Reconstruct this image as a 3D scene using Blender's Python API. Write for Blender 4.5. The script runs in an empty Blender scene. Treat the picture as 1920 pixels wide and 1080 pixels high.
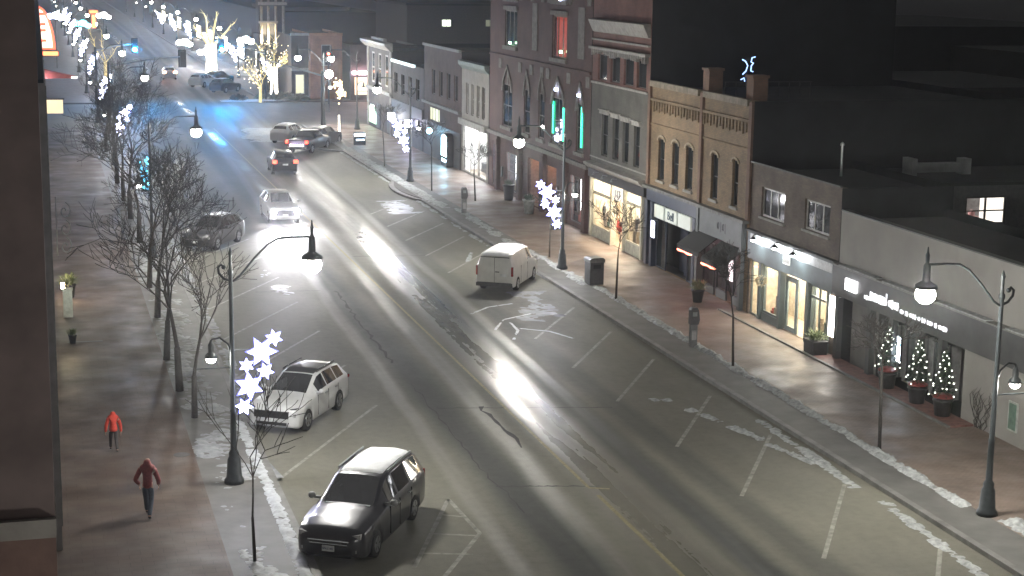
import bpy, bmesh, math, random
from mathutils import Vector, Matrix, noise
R = math.radians
sc = bpy.context.scene
C = sc.collection

# ------------------------------------------------------------------ camera, world, exposure
CAM_H = 15.6
F_PX, PITCH, YAW, ROLL = 3137.6, .190901, .275517, .013764
cy, sy = math.cos(YAW), math.sin(YAW)
fwd = Vector((sy*math.cos(PITCH), cy*math.cos(PITCH), -math.sin(PITCH)))
rgt = Vector((cy, -sy, 0)); up = rgt.cross(fwd)
r2 = rgt*math.cos(ROLL)+up*math.sin(ROLL); u2 = -rgt*math.sin(ROLL)+up*math.cos(ROLL)
cd = bpy.data.cameras.new('camera'); cam = bpy.data.objects.new('camera', cd); C.objects.link(cam)
cd.sensor_width = 36; cd.lens = F_PX/1920*36; cd.clip_start = .3; cd.clip_end = 3000
cam.matrix_world = Matrix.Translation((0, 0, CAM_H)) @ Matrix((r2, u2, -fwd)).transposed().to_4x4()
sc.camera = cam
W = bpy.data.worlds.new('World'); sc.world = W; W.use_nodes = True
bg = W.node_tree.nodes['Background']; bg.inputs[0].default_value = (1, .98, .97, 1); bg.inputs[1].default_value = .024
sc.view_settings.view_transform = 'Standard'; sc.view_settings.look = 'None'
sc.view_settings.exposure = 1.45; sc.view_settings.gamma = 1
sc.cycles.sample_clamp_indirect = 4; sc.cycles.sample_clamp_direct = 0
sc.cycles.max_bounces = 5; sc.cycles.diffuse_bounces = 2; sc.cycles.glossy_bounces = 3
sc.cycles.transparent_max_bounces = 8; sc.cycles.volume_bounces = 0
sc.cycles.use_denoising = True; sc.cycles.caustics_reflective = False; sc.cycles.caustics_refractive = False
LAMP = 1800      # emission of a street lamp globe
HAZE = .00048

# ------------------------------------------------------------------ materials
def newmat(name):
    m = bpy.data.materials.new(name); m.use_nodes = True
    nt = m.node_tree; return m, nt, nt.nodes['Principled BSDF']
def N(nt, t, **k):
    n = nt.nodes.new(t)
    for a, b in k.items(): setattr(n, a, b)
    return n
def Mth(nt, op, a, b=None, c=None, clamp=False):
    n = N(nt, 'ShaderNodeMath', operation=op, use_clamp=clamp)
    for i, v in enumerate((a, b, c)):
        if v is None: continue
        if isinstance(v, (int, float)): n.inputs[i].default_value = v
        else: nt.links.new(v, n.inputs[i])
    return n.outputs[0]
def ramp(nt, src, stops):
    n = N(nt, 'ShaderNodeValToRGB'); nt.links.new(src, n.inputs[0]); e = n.color_ramp.elements
    while len(e) > 1: e.remove(e[0])
    e[0].position = stops[0][0]; e[0].color = (*stops[0][1], 1)
    for p, c in stops[1:]: x = e.new(p); x.color = (*c, 1)
    return n.outputs[0]
def noi(nt, scale, detail=4, vec=None, rough=.55):
    n = N(nt, 'ShaderNodeTexNoise'); n.inputs['Scale'].default_value = scale; n.inputs['Detail'].default_value = detail
    n.inputs['Roughness'].default_value = rough
    if vec is not None: nt.links.new(vec, n.inputs['Vector'])
    return n.outputs[0]
def pos(nt): return N(nt, 'ShaderNodeNewGeometry').outputs['Position']
def stretch(nt, v, s):
    m = N(nt, 'ShaderNodeMapping'); m.inputs['Scale'].default_value = s; nt.links.new(v, m.inputs['Vector']); return m.outputs[0]
def sep(nt, v):
    s = N(nt, 'ShaderNodeSeparateXYZ'); nt.links.new(v, s.inputs[0]); return s.outputs
def bump(nt, b, src, strength, dist=.02):
    n = N(nt, 'ShaderNodeBump'); n.inputs['Strength'].default_value = strength; n.inputs['Distance'].default_value = dist
    nt.links.new(src, n.inputs['Height']); nt.links.new(n.outputs[0], b.inputs['Normal'])
_m = {}
def mat(name, col=(.5, .5, .5), rough=.6, metal=0, var=.25, scale=6, bmp=0, emit=None, es=0, coat=0):
    if name in _m: return _m[name]
    m, nt, b = newmat(name); p = pos(nt)
    f = noi(nt, scale, 5, p)
    lo = tuple(c*(1-var) for c in col); hi = tuple(min(1, c*(1+var)) for c in col)
    nt.links.new(ramp(nt, f, [(.3, lo), (.7, hi)]), b.inputs['Base Color'])
    b.inputs['Roughness'].default_value = rough; b.inputs['Metallic'].default_value = metal
    b.inputs['Coat Weight'].default_value = coat
    if bmp: bump(nt, b, noi(nt, scale*4, 4, p), bmp)
    if emit: b.inputs['Emission Color'].default_value = (*emit, 1); b.inputs['Emission Strength'].default_value = es
    _m[name] = m; return m
def glow(name, col, s):
    if name in _m: return _m[name]
    return mat(name, tuple(.6*c for c in col), .5, 0, .05, 3, 0, col, s)
def brick(name, c1, c2, mortar, rough=.85, stain=.35):
    if name in _m: return _m[name]
    m, nt, b = newmat(name); s = sep(nt, pos(nt))
    cmb = N(nt, 'ShaderNodeCombineXYZ'); nt.links.new(Mth(nt, 'ADD', s[0], s[1]), cmb.inputs[0]); nt.links.new(s[2], cmb.inputs[1])
    t = N(nt, 'ShaderNodeTexBrick'); nt.links.new(cmb.outputs[0], t.inputs[0])
    t.inputs['Scale'].default_value = 1; t.inputs['Brick Width'].default_value = .23; t.inputs['Row Height'].default_value = .078
    t.inputs['Mortar Size'].default_value = .008; t.inputs['Color1'].default_value = (*c1, 1); t.inputs['Color2'].default_value = (*c2, 1)
    t.inputs['Mortar'].default_value = (*mortar, 1)
    mx = N(nt, 'ShaderNodeMix', data_type='RGBA', blend_type='MULTIPLY'); mx.inputs[0].default_value = 1
    nt.links.new(t.outputs[0], mx.inputs[6])
    nt.links.new(ramp(nt, noi(nt, .9, 6, pos(nt)), [(.32, (1-stain,)*3), (.7, (1.15,)*3)]), mx.inputs[7])
    nt.links.new(mx.outputs[2], b.inputs['Base Color']); b.inputs['Roughness'].default_value = rough
    bump(nt, b, t.outputs[1], -.4, .01)
    _m[name] = m; return m
def glass(name='glass', tint=(.75, .8, .82), refl=1.0):
    if name in _m: return _m[name]
    m, nt, b = newmat(name); nt.nodes.remove(b); o = nt.nodes['Material Output']
    t = N(nt, 'ShaderNodeBsdfTransparent'); t.inputs[0].default_value = (*tint, 1)
    g = N(nt, 'ShaderNodeBsdfGlossy'); g.inputs['Roughness'].default_value = .03
    nt.links.new(ramp(nt, noi(nt, 2, 2, pos(nt)), [(0, (.8,)*3), (1, (.95,)*3)]), g.inputs[0])
    f = N(nt, 'ShaderNodeFresnel'); f.inputs[0].default_value = 1.5
    x = N(nt, 'ShaderNodeMixShader'); nt.links.new(Mth(nt, 'MULTIPLY', f.outputs[0], refl), x.inputs[0])
    nt.links.new(t.outputs[0], x.inputs[1]); nt.links.new(g.outputs[0], x.inputs[2]); nt.links.new(x.outputs[0], o.inputs[0])
    _m[name] = m; return m

def road_mat():
    m, nt, b = newmat('wet_asphalt'); p = pos(nt); s = sep(nt, p)
    wob = Mth(nt, 'MULTIPLY', Mth(nt, 'SUBTRACT', noi(nt, .12, 3, p), .5), .5)
    X = Mth(nt, 'ADD', s[0], wob)
    def band(c, w, k=1):     # 1 at the middle of a lengthwise track, falling to 0 at distance w
        d = Mth(nt, 'DIVIDE', Mth(nt, 'ABSOLUTE', Mth(nt, 'SUBTRACT', X, c)), w)
        return Mth(nt, 'MULTIPLY', Mth(nt, 'SMOOTH_MIN', 1, Mth(nt, 'MAXIMUM', 0, Mth(nt, 'MULTIPLY', Mth(nt, 'SUBTRACT', 1, d), 1.6)), .2), k)
    drift = Mth(nt, 'MULTIPLY', Mth(nt, 'SUBTRACT', s[1], 60), .028)
    X0 = X; X = Mth(nt, 'SUBTRACT', X, drift)
    wet = band(16.8, 1.25)
    for c, w, k in ((14.75, .55, .62), (18.35, .4, .5), (12.2, .4, .5)): wet = Mth(nt, 'MAXIMUM', wet, band(c, w, k))
    X = X0
    streak = noi(nt, 1, 5, stretch(nt, p, (1.1, .05, 1)))
    wet = Mth(nt, 'MULTIPLY', wet, ramp(nt, streak, [(.3, (.45,)*3), (.55, (1,)*3)]))
    # damp film of the parking bays in broad pools
    pool = ramp(nt, noi(nt, .16, 5, stretch(nt, p, (1, .45, 1))), [(.5, (.0,)*3), (.72, (.8,)*3)])
    bay = Mth(nt, 'MULTIPLY', pool, .35)
    wet = Mth(nt, 'MAXIMUM', wet, bay, clamp=True)
    fade = N(nt, 'ShaderNodeMapRange'); nt.links.new(s[1], fade.inputs[0])
    for i, q in enumerate((85, 135, 1, .35)): fade.inputs[i+1].default_value = q
    wet = Mth(nt, 'MULTIPLY', wet, fade.outputs[0])
    far = Mth(nt, 'MULTIPLY', band(14.9, .6, 1), Mth(nt, 'GREATER_THAN', s[1], 100))
    far = Mth(nt, 'MULTIPLY', far, ramp(nt, noi(nt, 1, 2, stretch(nt, p, (.25, .07, 1))), [(.46, (.1,)*3), (.6, (1,)*3)]))
    wet = Mth(nt, 'MAXIMUM', wet, far, clamp=True)
    fine = noi(nt, 45, 4, p)
    mid = noi(nt, 1.7, 5, p)
    rg = Mth(nt, 'ADD', Mth(nt, 'SUBTRACT', .6, Mth(nt, 'MULTIPLY', wet, .37)), Mth(nt, 'MULTIPLY', Mth(nt, 'SUBTRACT', mid, .5), .12))
    nt.links.new(rg, b.inputs['Roughness'])
    # asphalt: grey, lighter dried salt film between the tracks, darker worn tracks
    salt = ramp(nt, noi(nt, .5, 6, stretch(nt, p, (1, .3, 1))), [(.3, (.135, .13, .108)), (.7, (.18, .173, .142))])
    dark = Mth(nt, 'MAXIMUM', Mth(nt, 'MAXIMUM', band(15.5, .0001), band(13.35, 1.0, .95)), Mth(nt, 'MAXIMUM', band(18.0, .75, .9), band(19.6, .7, .6)))
    dark = Mth(nt, 'MULTIPLY', dark, ramp(nt, streak, [(.3, (.7,)*3), (.55, (1,)*3)]))
    mx = N(nt, 'ShaderNodeMix', data_type='RGBA'); nt.links.new(dark, mx.inputs[0]); nt.links.new(salt, mx.inputs[6]); mx.inputs[7].default_value = (.062, .065, .062, 1)
    sp = N(nt, 'ShaderNodeMix', data_type='RGBA', blend_type='MULTIPLY'); sp.inputs[0].default_value = 1; nt.links.new(mx.outputs[2], sp.inputs[6])
    nt.links.new(ramp(nt, fine, [(.3, (.86,)*3), (.7, (1.14,)*3)]), sp.inputs[7])
    s3 = N(nt, 'ShaderNodeMix', data_type='RGBA', blend_type='MULTIPLY'); s3.inputs[0].default_value = 1; nt.links.new(sp.outputs[2], s3.inputs[6]); nt.links.new(ramp(nt, noi(nt, 3.2, 8, p, .7), [(.36, (.9,)*3), (.5, (1,)*3), (.68, (1.08,)*3)]), s3.inputs[7]); sp = s3
    nt.links.new(sp.outputs[2], b.inputs['Base Color'])
    nt.links.new(Mth(nt, 'ADD', .12, Mth(nt, 'MULTIPLY', wet, .42)), b.inputs['Specular IOR Level'])
    bump(nt, b, noi(nt, 22, 5, p), .12, .01)
    return m
def walk_mat(name, a, c, rough=.55, size=.2):
    m, nt, b = newmat(name); p = pos(nt)
    t = N(nt, 'ShaderNodeTexBrick'); nt.links.new(p, t.inputs[0]); t.inputs['Scale'].default_value = 1
    t.inputs['Brick Width'].default_value = size; t.inputs['Row Height'].default_value = size/2; t.inputs['Mortar Size'].default_value = .006
    t.inputs['Color1'].default_value = (*a, 1); t.inputs['Color2'].default_value = (*c, 1); t.inputs['Mortar'].default_value = (*[q*.55 for q in a], 1)
    mx = N(nt, 'ShaderNodeMix', data_type='RGBA', blend_type='MULTIPLY'); mx.inputs[0].default_value = 1; nt.links.new(t.outputs[0], mx.inputs[6])
    nt.links.new(ramp(nt, noi(nt, .7, 6, p), [(.3, (.7,)*3), (.7, (1.25,)*3)]), mx.inputs[7])
    nt.links.new(mx.outputs[2], b.inputs['Base Color'])
    nt.links.new(Mth(nt, 'ADD', Mth(nt, 'MULTIPLY', ramp(nt, noi(nt, .5, 5, p), [(.35, (.0,)*3), (.65, (1,)*3)]), .35), rough-.22), b.inputs['Roughness'])
    bump(nt, b, noi(nt, 12, 4, p), .1, .01)
    return m

M = dict(
 road=road_mat(),
 brickwalk=walk_mat('brick_pavers', (.18, .14, .118), (.22, .17, .145)),
 concrete=mat('concrete', (.115, .112, .106), .6, 0, .25, 1.2, .15),
 kerb=mat('kerb_concrete', (.17, .168, .16), .6, 0, .3, 2, .2),
 snow=mat('snow', (.34, .355, .36), .65, 0, .4, 6, .6),
 ice=mat('packed_ice', (.36, .38, .40), .4, 0, .35, 2.2, .3),
 white=mat('white_paint', (.235, .233, .2), .6, 0, .45, 3.5),
 yellow=mat('yellow_paint', (.26, .225, .12), .6, 0, .4, 9),
 post=mat('lamp_post_paint', (.035, .042, .046), .42, .2, .2, 8),
 black=mat('black_paint', (.02, .02, .022), .4, 0, .2, 6),
 dark=mat('dark_void', (.012, .013, .015), .8),
 bark=mat('bark', (.045, .041, .037), .85, 0, .35, 14, .4),
 roof=mat('roof_membrane', (.013, .016, .018), .85, 0, .3, .6, .2),
 stone=mat('pale_stone', (.30, .29, .27), .8, 0, .25, 3, .2),
 glassd=mat('dark_window_glass', (.018, .022, .026), .04, 0, .3, 2),
 metal=mat('galvanised', (.35, .37, .38), .35, .8, .2, 3),
 tyre=mat('tyre_rubber', (.012, .012, .013), .8), rim=mat('wheel_rim', (.35, .36, .37), .3, .9, .2, 9),
)
M['glassd'].node_tree.nodes['Principled BSDF'].inputs['IOR'].default_value = 1.25
M['glass'] = glass(); M['carglass'] = glass('car_glass', (.16, .2, .2), .55)

# ------------------------------------------------------------------ mesh helpers
class MB:
    def __init__(s): s.v = []; s.f = []; s.m = []
    def add(s, vs, fs, mi=0):
        k = len(s.v); s.v += [tuple(v) for v in vs]; s.f += [tuple(i+k for i in f) for f in fs]; s.m += [mi]*len(fs); return s
    def box(s, x0, x1, y0, y1, z0, z1, mi=0):
        if x0 > x1: x0, x1 = x1, x0
        if y0 > y1: y0, y1 = y1, y0
        if z0 > z1: z0, z1 = z1, z0
        return s.add([(x0,y0,z0),(x1,y0,z0),(x1,y1,z0),(x0,y1,z0),(x0,y0,z1),(x1,y0,z1),(x1,y1,z1),(x0,y1,z1)],
              [(0,3,2,1),(4,5,6,7),(0,1,5,4),(1,2,6,5),(2,3,7,6),(3,0,4,7)], mi)
    def tube(s, pts, rad, n=8, mi=0, cap=True):
        pts = [Vector(p) for p in pts]
        if isinstance(rad, (int, float)): rad = [rad]*len(pts)
        k = len(s.v); ref = None
        for i, p in enumerate(pts):
            d = (pts[min(i+1, len(pts)-1)]-pts[max(i-1, 0)])
            d = d.normalized() if d.length > 1e-6 else Vector((0, 0, 1))
            if ref is None: ref = Vector((1, 0, 0)) if abs(d.x) < .9 else Vector((0, 1, 0))
            a = (ref-d*ref.dot(d)).normalized(); b = d.cross(a); ref = a
            for j in range(n):
                t = 2*math.pi*j/n; s.v.append(tuple(p+(a*math.cos(t)+b*math.sin(t))*rad[i]))
        for i in range(len(pts)-1):
            for j in range(n):
                s.f.append((k+i*n+j, k+i*n+(j+1)%n, k+(i+1)*n+(j+1)%n, k+(i+1)*n+j)); s.m.append(mi)
        if cap:
            s.f.append(tuple(k+j for j in reversed(range(n)))); s.m.append(mi)
            s.f.append(tuple(k+(len(pts)-1)*n+j for j in range(n))); s.m.append(mi)
        return s
    def lathe(s, prof, c=(0, 0, 0), n=12, mi=0):
        return s.tube([(c[0], c[1], c[2]+z) for r, z in prof], [r for r, z in prof], n, mi)
    def ball(s, c, r, n=10, mi=0, sz=1):
        m = 6; prof = []
        for i in range(m+1):
            t = math.pi*i/m; prof.append((max(.002, r*math.sin(t)), -r*sz*math.cos(t)))
        k = len(s.v)
        for rr, z in prof:
            for j in range(n):
                t = 2*math.pi*j/n; s.v.append((c[0]+rr*math.cos(t), c[1]+rr*math.sin(t), c[2]+z))
        for i in range(m):
            for j in range(n):
                s.f.append((k+i*n+j, k+i*n+(j+1)%n, k+(i+1)*n+(j+1)%n, k+(i+1)*n+j)); s.m.append(mi)
        return s
    def prism(s, poly, y0, y1, mi=0, axis='y'):      # polygon in (a, z), extruded along the axis
        n = len(poly); P = (lambda a, z, y: (a, y, z)) if axis == 'y' else (lambda a, z, y: (y, a, z))
        if axis == 'z': P = lambda a, b, y: (a, b, y)
        return s.add([P(a, z, y0) for a, z in poly]+[P(a, z, y1) for a, z in poly],
              [tuple(range(n)), tuple(reversed(range(n, 2*n)))]+[(i, n+i, n+(i+1)%n, (i+1)%n) for i in range(n)], mi)
    def build(s, name, mats, parent=None, smooth=False, fix=False):
        me = bpy.data.meshes.new(name); me.from_pydata(s.v, [], s.f)
        if not isinstance(mats, (list, tuple)): mats = [mats]
        for m in mats: me.materials.append(m)
        for i, p in enumerate(me.polygons): p.material_index = s.m[i]; p.use_smooth = smooth
        if fix:
            bm = bmesh.new(); bm.from_mesh(me); bmesh.ops.recalc_face_normals(bm, faces=bm.faces); bm.to_mesh(me); bm.free()
        me.update(); return link(name, me, parent)
def link(name, me, parent=None):
    o = bpy.data.objects.new(name, me); C.objects.link(o)
    if parent is not None: o.parent = parent
    return o
def tag(o, label=None, cat=None, group=None, kind=None):
    for k, v in (('label', label), ('category', cat), ('group', group), ('kind', kind)):
        if v: o[k] = v
    return o
def thing(name, label, cat, loc=(0, 0, 0), rz=0, group=None):
    o = link(name, None); o.location = loc; o.rotation_euler = (0, 0, rz)
    return tag(o, label, cat, group)
def dup(root, loc, rz, label=None, group=None, sc_=None):
    def cp(o, par):
        c = o.copy(); C.objects.link(c); c.parent = par
        for ch in o.children: cp(ch, c)
        return c
    r = cp(root, None); r.location = loc; r.rotation_euler = (0, 0, rz)
    if label: r['label'] = label
    if group: r['group'] = group
    if sc_: r.scale = (sc_,)*3
    return r
def struct(name, mb, m, smooth=False): return tag(mb.build(name, m, None, smooth), kind='structure')
def text_mesh(txt, size, ext=.01):
    c = bpy.data.curves.new('t', 'FONT'); c.body = txt; c.size = size; c.extrude = ext; c.align_x = 'CENTER'; c.align_y = 'CENTER'
    o = bpy.data.objects.new('t', c); me = bpy.data.meshes.new_from_object(o); bpy.data.objects.remove(o); bpy.data.curves.remove(c); return me
def sign_text(txt, size, x, y, z, m, parent, name='lettering', ext=.015):
    me = text_mesh(txt, size, ext); me.transform(Matrix(((0, 0, -1, x), (-1, 0, 0, y), (0, 1, 0, z), (0, 0, 0, 1))))
    me.materials.append(m); o = link(name, me, parent); return o

# ------------------------------------------------------------------ the ground, road, pavements
struct('ground', MB().add([(-900, -60, -.05), (1100, -60, -.05), (1100, 1600, -.05), (-900, 1600, -.05)], [(0, 1, 2, 3)]), mat('far_ground', (.015, .015, .016), .8, 0, .3, .05))
rd = MB().add([(6.5, -40, 0), (24.2, -40, 0), (24.2, 700, 0), (6.5, 700, 0)], [(0, 1, 2, 3)])
rd.add([(24.2, 161.5, 0), (220, 161.5, 0), (220, 189, 0), (24.2, 189, 0)], [(0, 1, 2, 3)])
rd.add([(-200, 161.5, 0), (6.5, 161.5, 0), (6.5, 189, 0), (-200, 189, 0)], [(0, 1, 2, 3)])
struct('road', rd, M['road'])
def slab(name, poly, z, m, z0=-.04):
    return struct(name, MB().prism(poly, z0, z, 0, 'z'), m)
slab('pavement', [(25.9, -40), (30.75, -40), (30.75, 161.3), (25.9, 161.3)], .134, M['brickwalk'])
slab('pavement', [(24.42, -40), (25.9, -40), (25.9, 161.3), (24.42, 161.3)], .13, M['concrete'])
slab('pavement', [(-.05, -5), (4.3, -5), (4.3, 161.3), (-.05, 161.3)], .134, walk_mat('brown_walk', (.085, .06, .046), (.097, .069, .053), .66, .6))
slab('pavement', [(4.3, -5), (6.28, -5), (6.28, 161.3), (4.3, 161.3)], .13, M['concrete'])
slab('pavement', [(24.42, 189.3), (60, 189.3), (60, 700), (24.42, 700)], .13, M['concrete'])
slab('pavement', [(-.05, 189.3), (6.28, 189.3), (6.28, 700), (-.05, 700)], .13, M['concrete'])
kb = MB()
for x0, x1 in ((24.2, 24.42), (6.28, 6.5)):
    for y0, y1 in ((-40, 161.3), (189.2, 700)): kb.box(x0, x1, y0, y1, -.04, .145)
struct('kerb', kb, M['kerb'])
# kerb bulges with planting beds at the crossing and between the bays
def bulge(cx, y0, y1, reach, side):
    p = []
    for i in range(15):
        t = i/14; p.append((cx-side*reach*math.sin(math.pi*t)**.6, y0+(y1-y0)*t))
    return p
for y0, y1, rch in ((138, 158, 3.6), (108, 118, .9)):
    b = bulge(24.25, y0, y1, rch, 1); struct('kerb', MB().prism(b, -.04, .14, 0, 'z'), M['kerb'])
    b2 = [(x+.25 if x < 24.1 else 24.3, y) for x, y in bulge(24.25, y0+.4, y1-.4, rch-.1, 1)]
    struct('planting_bed', MB().prism(b2, .0, .17, 0, 'z'), mat('frozen_soil', (.09, .085, .08), .8, 0, .5, 4, .5))
# painted lines
def line(pts, w, m, z=.004):
    mb = MB()
    for (a, b) in zip(pts[:-1], pts[1:]):
        a = Vector((*a, 0)); b = Vector((*b, 0)); d = (b-a).normalized(); n = Vector((-d.y, d.x, 0))*w/2
        mb.add([(a-n)+Vector((0, 0, z)), (a+n)+Vector((0, 0, z)), (b+n)+Vector((0, 0, z)), (b-n)+Vector((0, 0, z))], [(0, 3, 2, 1)])
        z += .0008
    return struct('road_marking', mb, m)
line([(15.66, 30), (15.66, 45.6)], .13, M['yellow']); line([(15.62, 46.4), (15.7, 160)], .11, M['yellow'])
line([(15.6, 46.35), (16.2, 46.1)], .12, M['yellow'])
for y in (33.2, 38.98, 44.52, 49.9, 55.9, 61.2, 66.5, 82.3, 87.5, 92.7, 98, 103.2): line([(19.85, y), (23.5, y+6)], .13, M['white'])
for y in (36, 57.3, 63.6, 70, 76.4, 82.8, 89, 95, 101, 107): line([(6.7, y-7.9+.1), (11.2, y)], .12, M['white'])
line([(9.0, 40.9), (11.2, 46.25)], .13, M['white']); line([(11.2, 46.25), (11.35, 43.1), (9.3, 39.5)], .13, M['white'])
line([(10.7, 44.9), (11.3, 44.55)], .1, M['white']); line([(10.0, 43.4), (11.3, 42.9)], .1, M['white']); line([(9.45, 41.9), (10.75, 41.5)], .1, M['white'])
sl = MB()
for x0, x1, y in ((19.5, 24, 190.2), (6.8, 12, 160.3)): sl.box(x0, x1, y, y+.4, .002, .006)
struct('road_marking', sl, M['white'])
# seams and patched cracks in the asphalt
tar = mat('crack_sealer', (.03, .03, .03), .75)
def crack(pts, w, seed):
    rnd = random.Random(seed); mb = MB(); L = []
    for (a, b) in zip(pts[:-1], pts[1:]):
        k = max(2, int((Vector(b)-Vector(a)).length/.5))
        for i in range(k): t = i/k; L.append((a[0]+(b[0]-a[0])*t+rnd.uniform(-.09, .09), a[1]+(b[1]-a[1])*t, w*rnd.uniform(.25, 1.3)))
    vs = []; 
    for x, y, ww in L: vs += [(x-ww/2, y, .003), (x+ww/2, y, .003)]
    mb.add(vs, [(2*i, 2*i+1, 2*i+3, 2*i+2) for i in range(len(L)-1)]); return struct('road_crack', mb, tar)
crack([(13.4, 78.7), (13.1, 67.5), (13.1, 63)], .13, 1); crack([(14.75, 56.3), (14.9, 50.4)], .17, 2); crack([(17.0, 68), (16.75, 64), (16.9, 60)], .05, 3)
crack([(13.1, 60), (12.9, 50), (13.1, 44)], .06, 4)
def seam(x0, x1, y0, y1):
    rnd = random.Random(x0); vs = []; n = 24
    for i in range(n+1):
        t = i/n; y = y0+(y1-y0)*t+rnd.uniform(-.03, .03); vs += [(x0+(x1-x0)*t, y, .0032), (x0+(x1-x0)*t, y+.1*rnd.uniform(.3, 1), .0032)]
    struct('road_crack', MB().add(vs, [(2*i, 2*i+2, 2*i+3, 2*i+1) for i in range(n)]), tar)
seam(13.2, 19.4, 56.4, 55.1); seam(9.6, 12.7, 79.1, 78.9); seam(12.9, 16, 47.1, 46.4); seam(15.9, 20, 88, 87.5)

# ------------------------------------------------------------------ snow left along kerbs and verges
def snow_patch(pts, w, h, thr, seed, z=.13, m=None, label=None, res=.09, lump=2.2, name='snow'):
    """height field along a path, sunk below the ground where the noise says the snow has melted"""
    L = [Vector((*p, 0)) for p in pts]; mb = MB(); rows = []
    tot = sum((b-a).length for a, b in zip(L[:-1], L[1:])); n = int(tot/res)+1; m_ = max(5, int(w/res))
    def at(s):
        for a, b in zip(L[:-1], L[1:]):
            l = (b-a).length
            if s <= l: return a+(b-a)*(s/l), (b-a).normalized()
            s -= l
        return L[-1], (L[-1]-L[-2]).normalized()
    for i in range(n+1):
        p, d = at(tot*i/n*.9999); nn = Vector((-d.y, d.x, 0)); row = []
        for j in range(m_+1):
            u = j/m_*2-1; q = p+nn*u*w/2
            e = noise.noise((q.x*lump*.35+seed, q.y*lump*.35, seed)); f = noise.noise((q.x*lump*1.6, q.y*lump*1.6+seed, 3)); g = noise.noise((q.x*lump*5, q.y*lump*5, seed))
            a = min(1, i/4, (n-i)/4)
            hh = (1-u*u)*1.1+e*.9+f*.55-thr
            zz = min(1, max(-1, hh))*h*a+(g*.75+f*.45)*h*(1 if hh > 0 else .2)
            if abs(u) == 1 or a == 0: zz = -.03
            row.append((q.x, q.y, z+zz))
        rows.append(row)
    k = m_+1
    mb.add([v for r in rows for v in r], [(i*k+j, i*k+j+1, (i+1)*k+j+1, (i+1)*k+j) for i in range(n) for j in range(m_)])
    return tag(mb.build(name, m or M['snow'], None, True), label, 'snow', None, 'stuff')
snow_patch([(25.95, 76.5), (25.9, 60), (25.85, 50), (25.75, 41.6)], .55, .11, .42, 1, res=.06, label='crusted line of snow along the right verge beside the brick paving')
snow_patch([(26.2, 40.4), (26.5, 36)], .7, .13, .1, 2, label='crusted snow on the verge nearest the camera, before the lamp post')
snow_patch([(25.6, 104), (25.3, 92), (25.7, 84), (25.7, 77)], .9, .09, .75, 3, label='patchy snow on the verge beside the parked white van')
snow_patch([(24.7, 150), (24.9, 134), (24.8, 118), (24.9, 104)], 1.1, .09, .6, 4, label='snow bank along the far right kerb', res=.16)
snow_patch([(24.05, 150), (24.1, 110), (23.95, 84)], .5, .06, .85, 5, z=.0, label='thin snow in the gutter by the far right bays', res=.14)
snow_patch([(23.9, 52.5), (23.75, 47), (23.55, 44.4)], .55, .07, .62, 6, z=.0, label='dirty snow in the right gutter between the bay lines')
snow_patch([(23.8, 43.2), (23.45, 38.5), (23.3, 35)], .55, .07, .6, 7, z=.0, label='dirty snow in the right gutter at the bottom of the picture')
for i, (x, y, w, l, a) in enumerate(((21.27, 55.8, .25, .5, 0), (21.7, 55.65, .3, .5, 0), (22.0, 54.1, .35, .6, .1), (22.3, 53, .3, 1.2, .2), (22.75, 50.9, .35, 2.0, .15), (23.2, 48.3, .3, 2.6, .15))):
    snow_patch([(x-.1*l, y+l/2), (x+.1*l+a*.3, y-l/2)], w+.15, .07, .25, 20+i, z=-.01, label='broken lump of ploughed snow lying across a right-hand bay', res=.06, lump=4)
snow_patch([(5.1, 112), (5.2, 90), (5.0, 72), (5.2, 52), (5.6, 49)], 2.3, .08, .98, 8, m=mat('dirty_snow', (.26, .27, .28), .6, 0, .3, 4, .4), label='melting snow between the tree trunks on the left verge', res=.12)
snow_patch([(6.1, 56), (6.15, 48), (6.1, 40), (6.0, 34)], .5, .08, .5, 9, m=mat('dull_snow', (.42, .44, .46), .6, 0, .25, 5, .4), label='snow heaped along the left kerb in front of the minivan')
snow_patch([(4.9, 43), (5.6, 39.2), (6, 36)], 1.1, .07, .85, 10, res=.06, m=mat('dull_snow', (.42, .44, .46), .6, 0, .25, 5, .4), label='snow pile at the foot of the young tree, bottom of the picture')
snow_patch([(5.1, 56), (4.9, 47), (5.1, 42)], 1.4, .03, 1.6, 16, res=.06, m=mat('dirty_snow', (.26, .27, .28), .6, 0, .3, 4, .4), label='small scraps of snow around the left lamp post')
snow_patch([(6.9, 96), (6.8, 80), (6.8, 60)], .7, .04, .9, 12, z=.0, m=mat('dirty_snow', (.26, .27, .28), .6, 0, .3, 4, .4), label='slush in the left gutter', res=.12)
snow_patch([(22.0, 109), (22.2, 102.8)], 2.6, .03, .55, 11, z=0, m=M['ice'], label='packed ice sheet in an empty right-hand bay', res=.12, lump=1)
snow_patch([(20.6, 70), (22.3, 73.5), (22.6, 76.8)], 2.7, .006, .75, 13, z=0, m=mat('salt_film', (.17, .175, .18), .5, 0, .35, 1.5), label='pale salt film on the asphalt beside the parked van', lump=.8, name='salt_film')
for i, pts in enumerate((((18.6, 68.5), (19.6, 70.6), (21.2, 71.6)), ((18.9, 66.5), (19.6, 68.3), (19.7, 70)), ((19.6, 68.8), (20.9, 67.8), (21.5, 66.2)), ((18.4, 72), (19.6, 73.4), (21, 74)))):
    snow_patch(pts, .22, .006, .5, 80+i, z=0, m=M['ice'], label='tyre scuffed arcs of packed snow near the parked van', res=.07, lump=2)
snow_patch([(22.6, 88.2), (21.6, 85.2)], .35, .03, .35, 90, z=0, label='scrap of snow along a bay line beyond the van', res=.08)
snow_patch([(19.5, 147), (20.6, 160)], 5.5, .05, .4, 14, z=0.0, label='trodden snow at the crossing kerb', res=.25, lump=.8)
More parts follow.
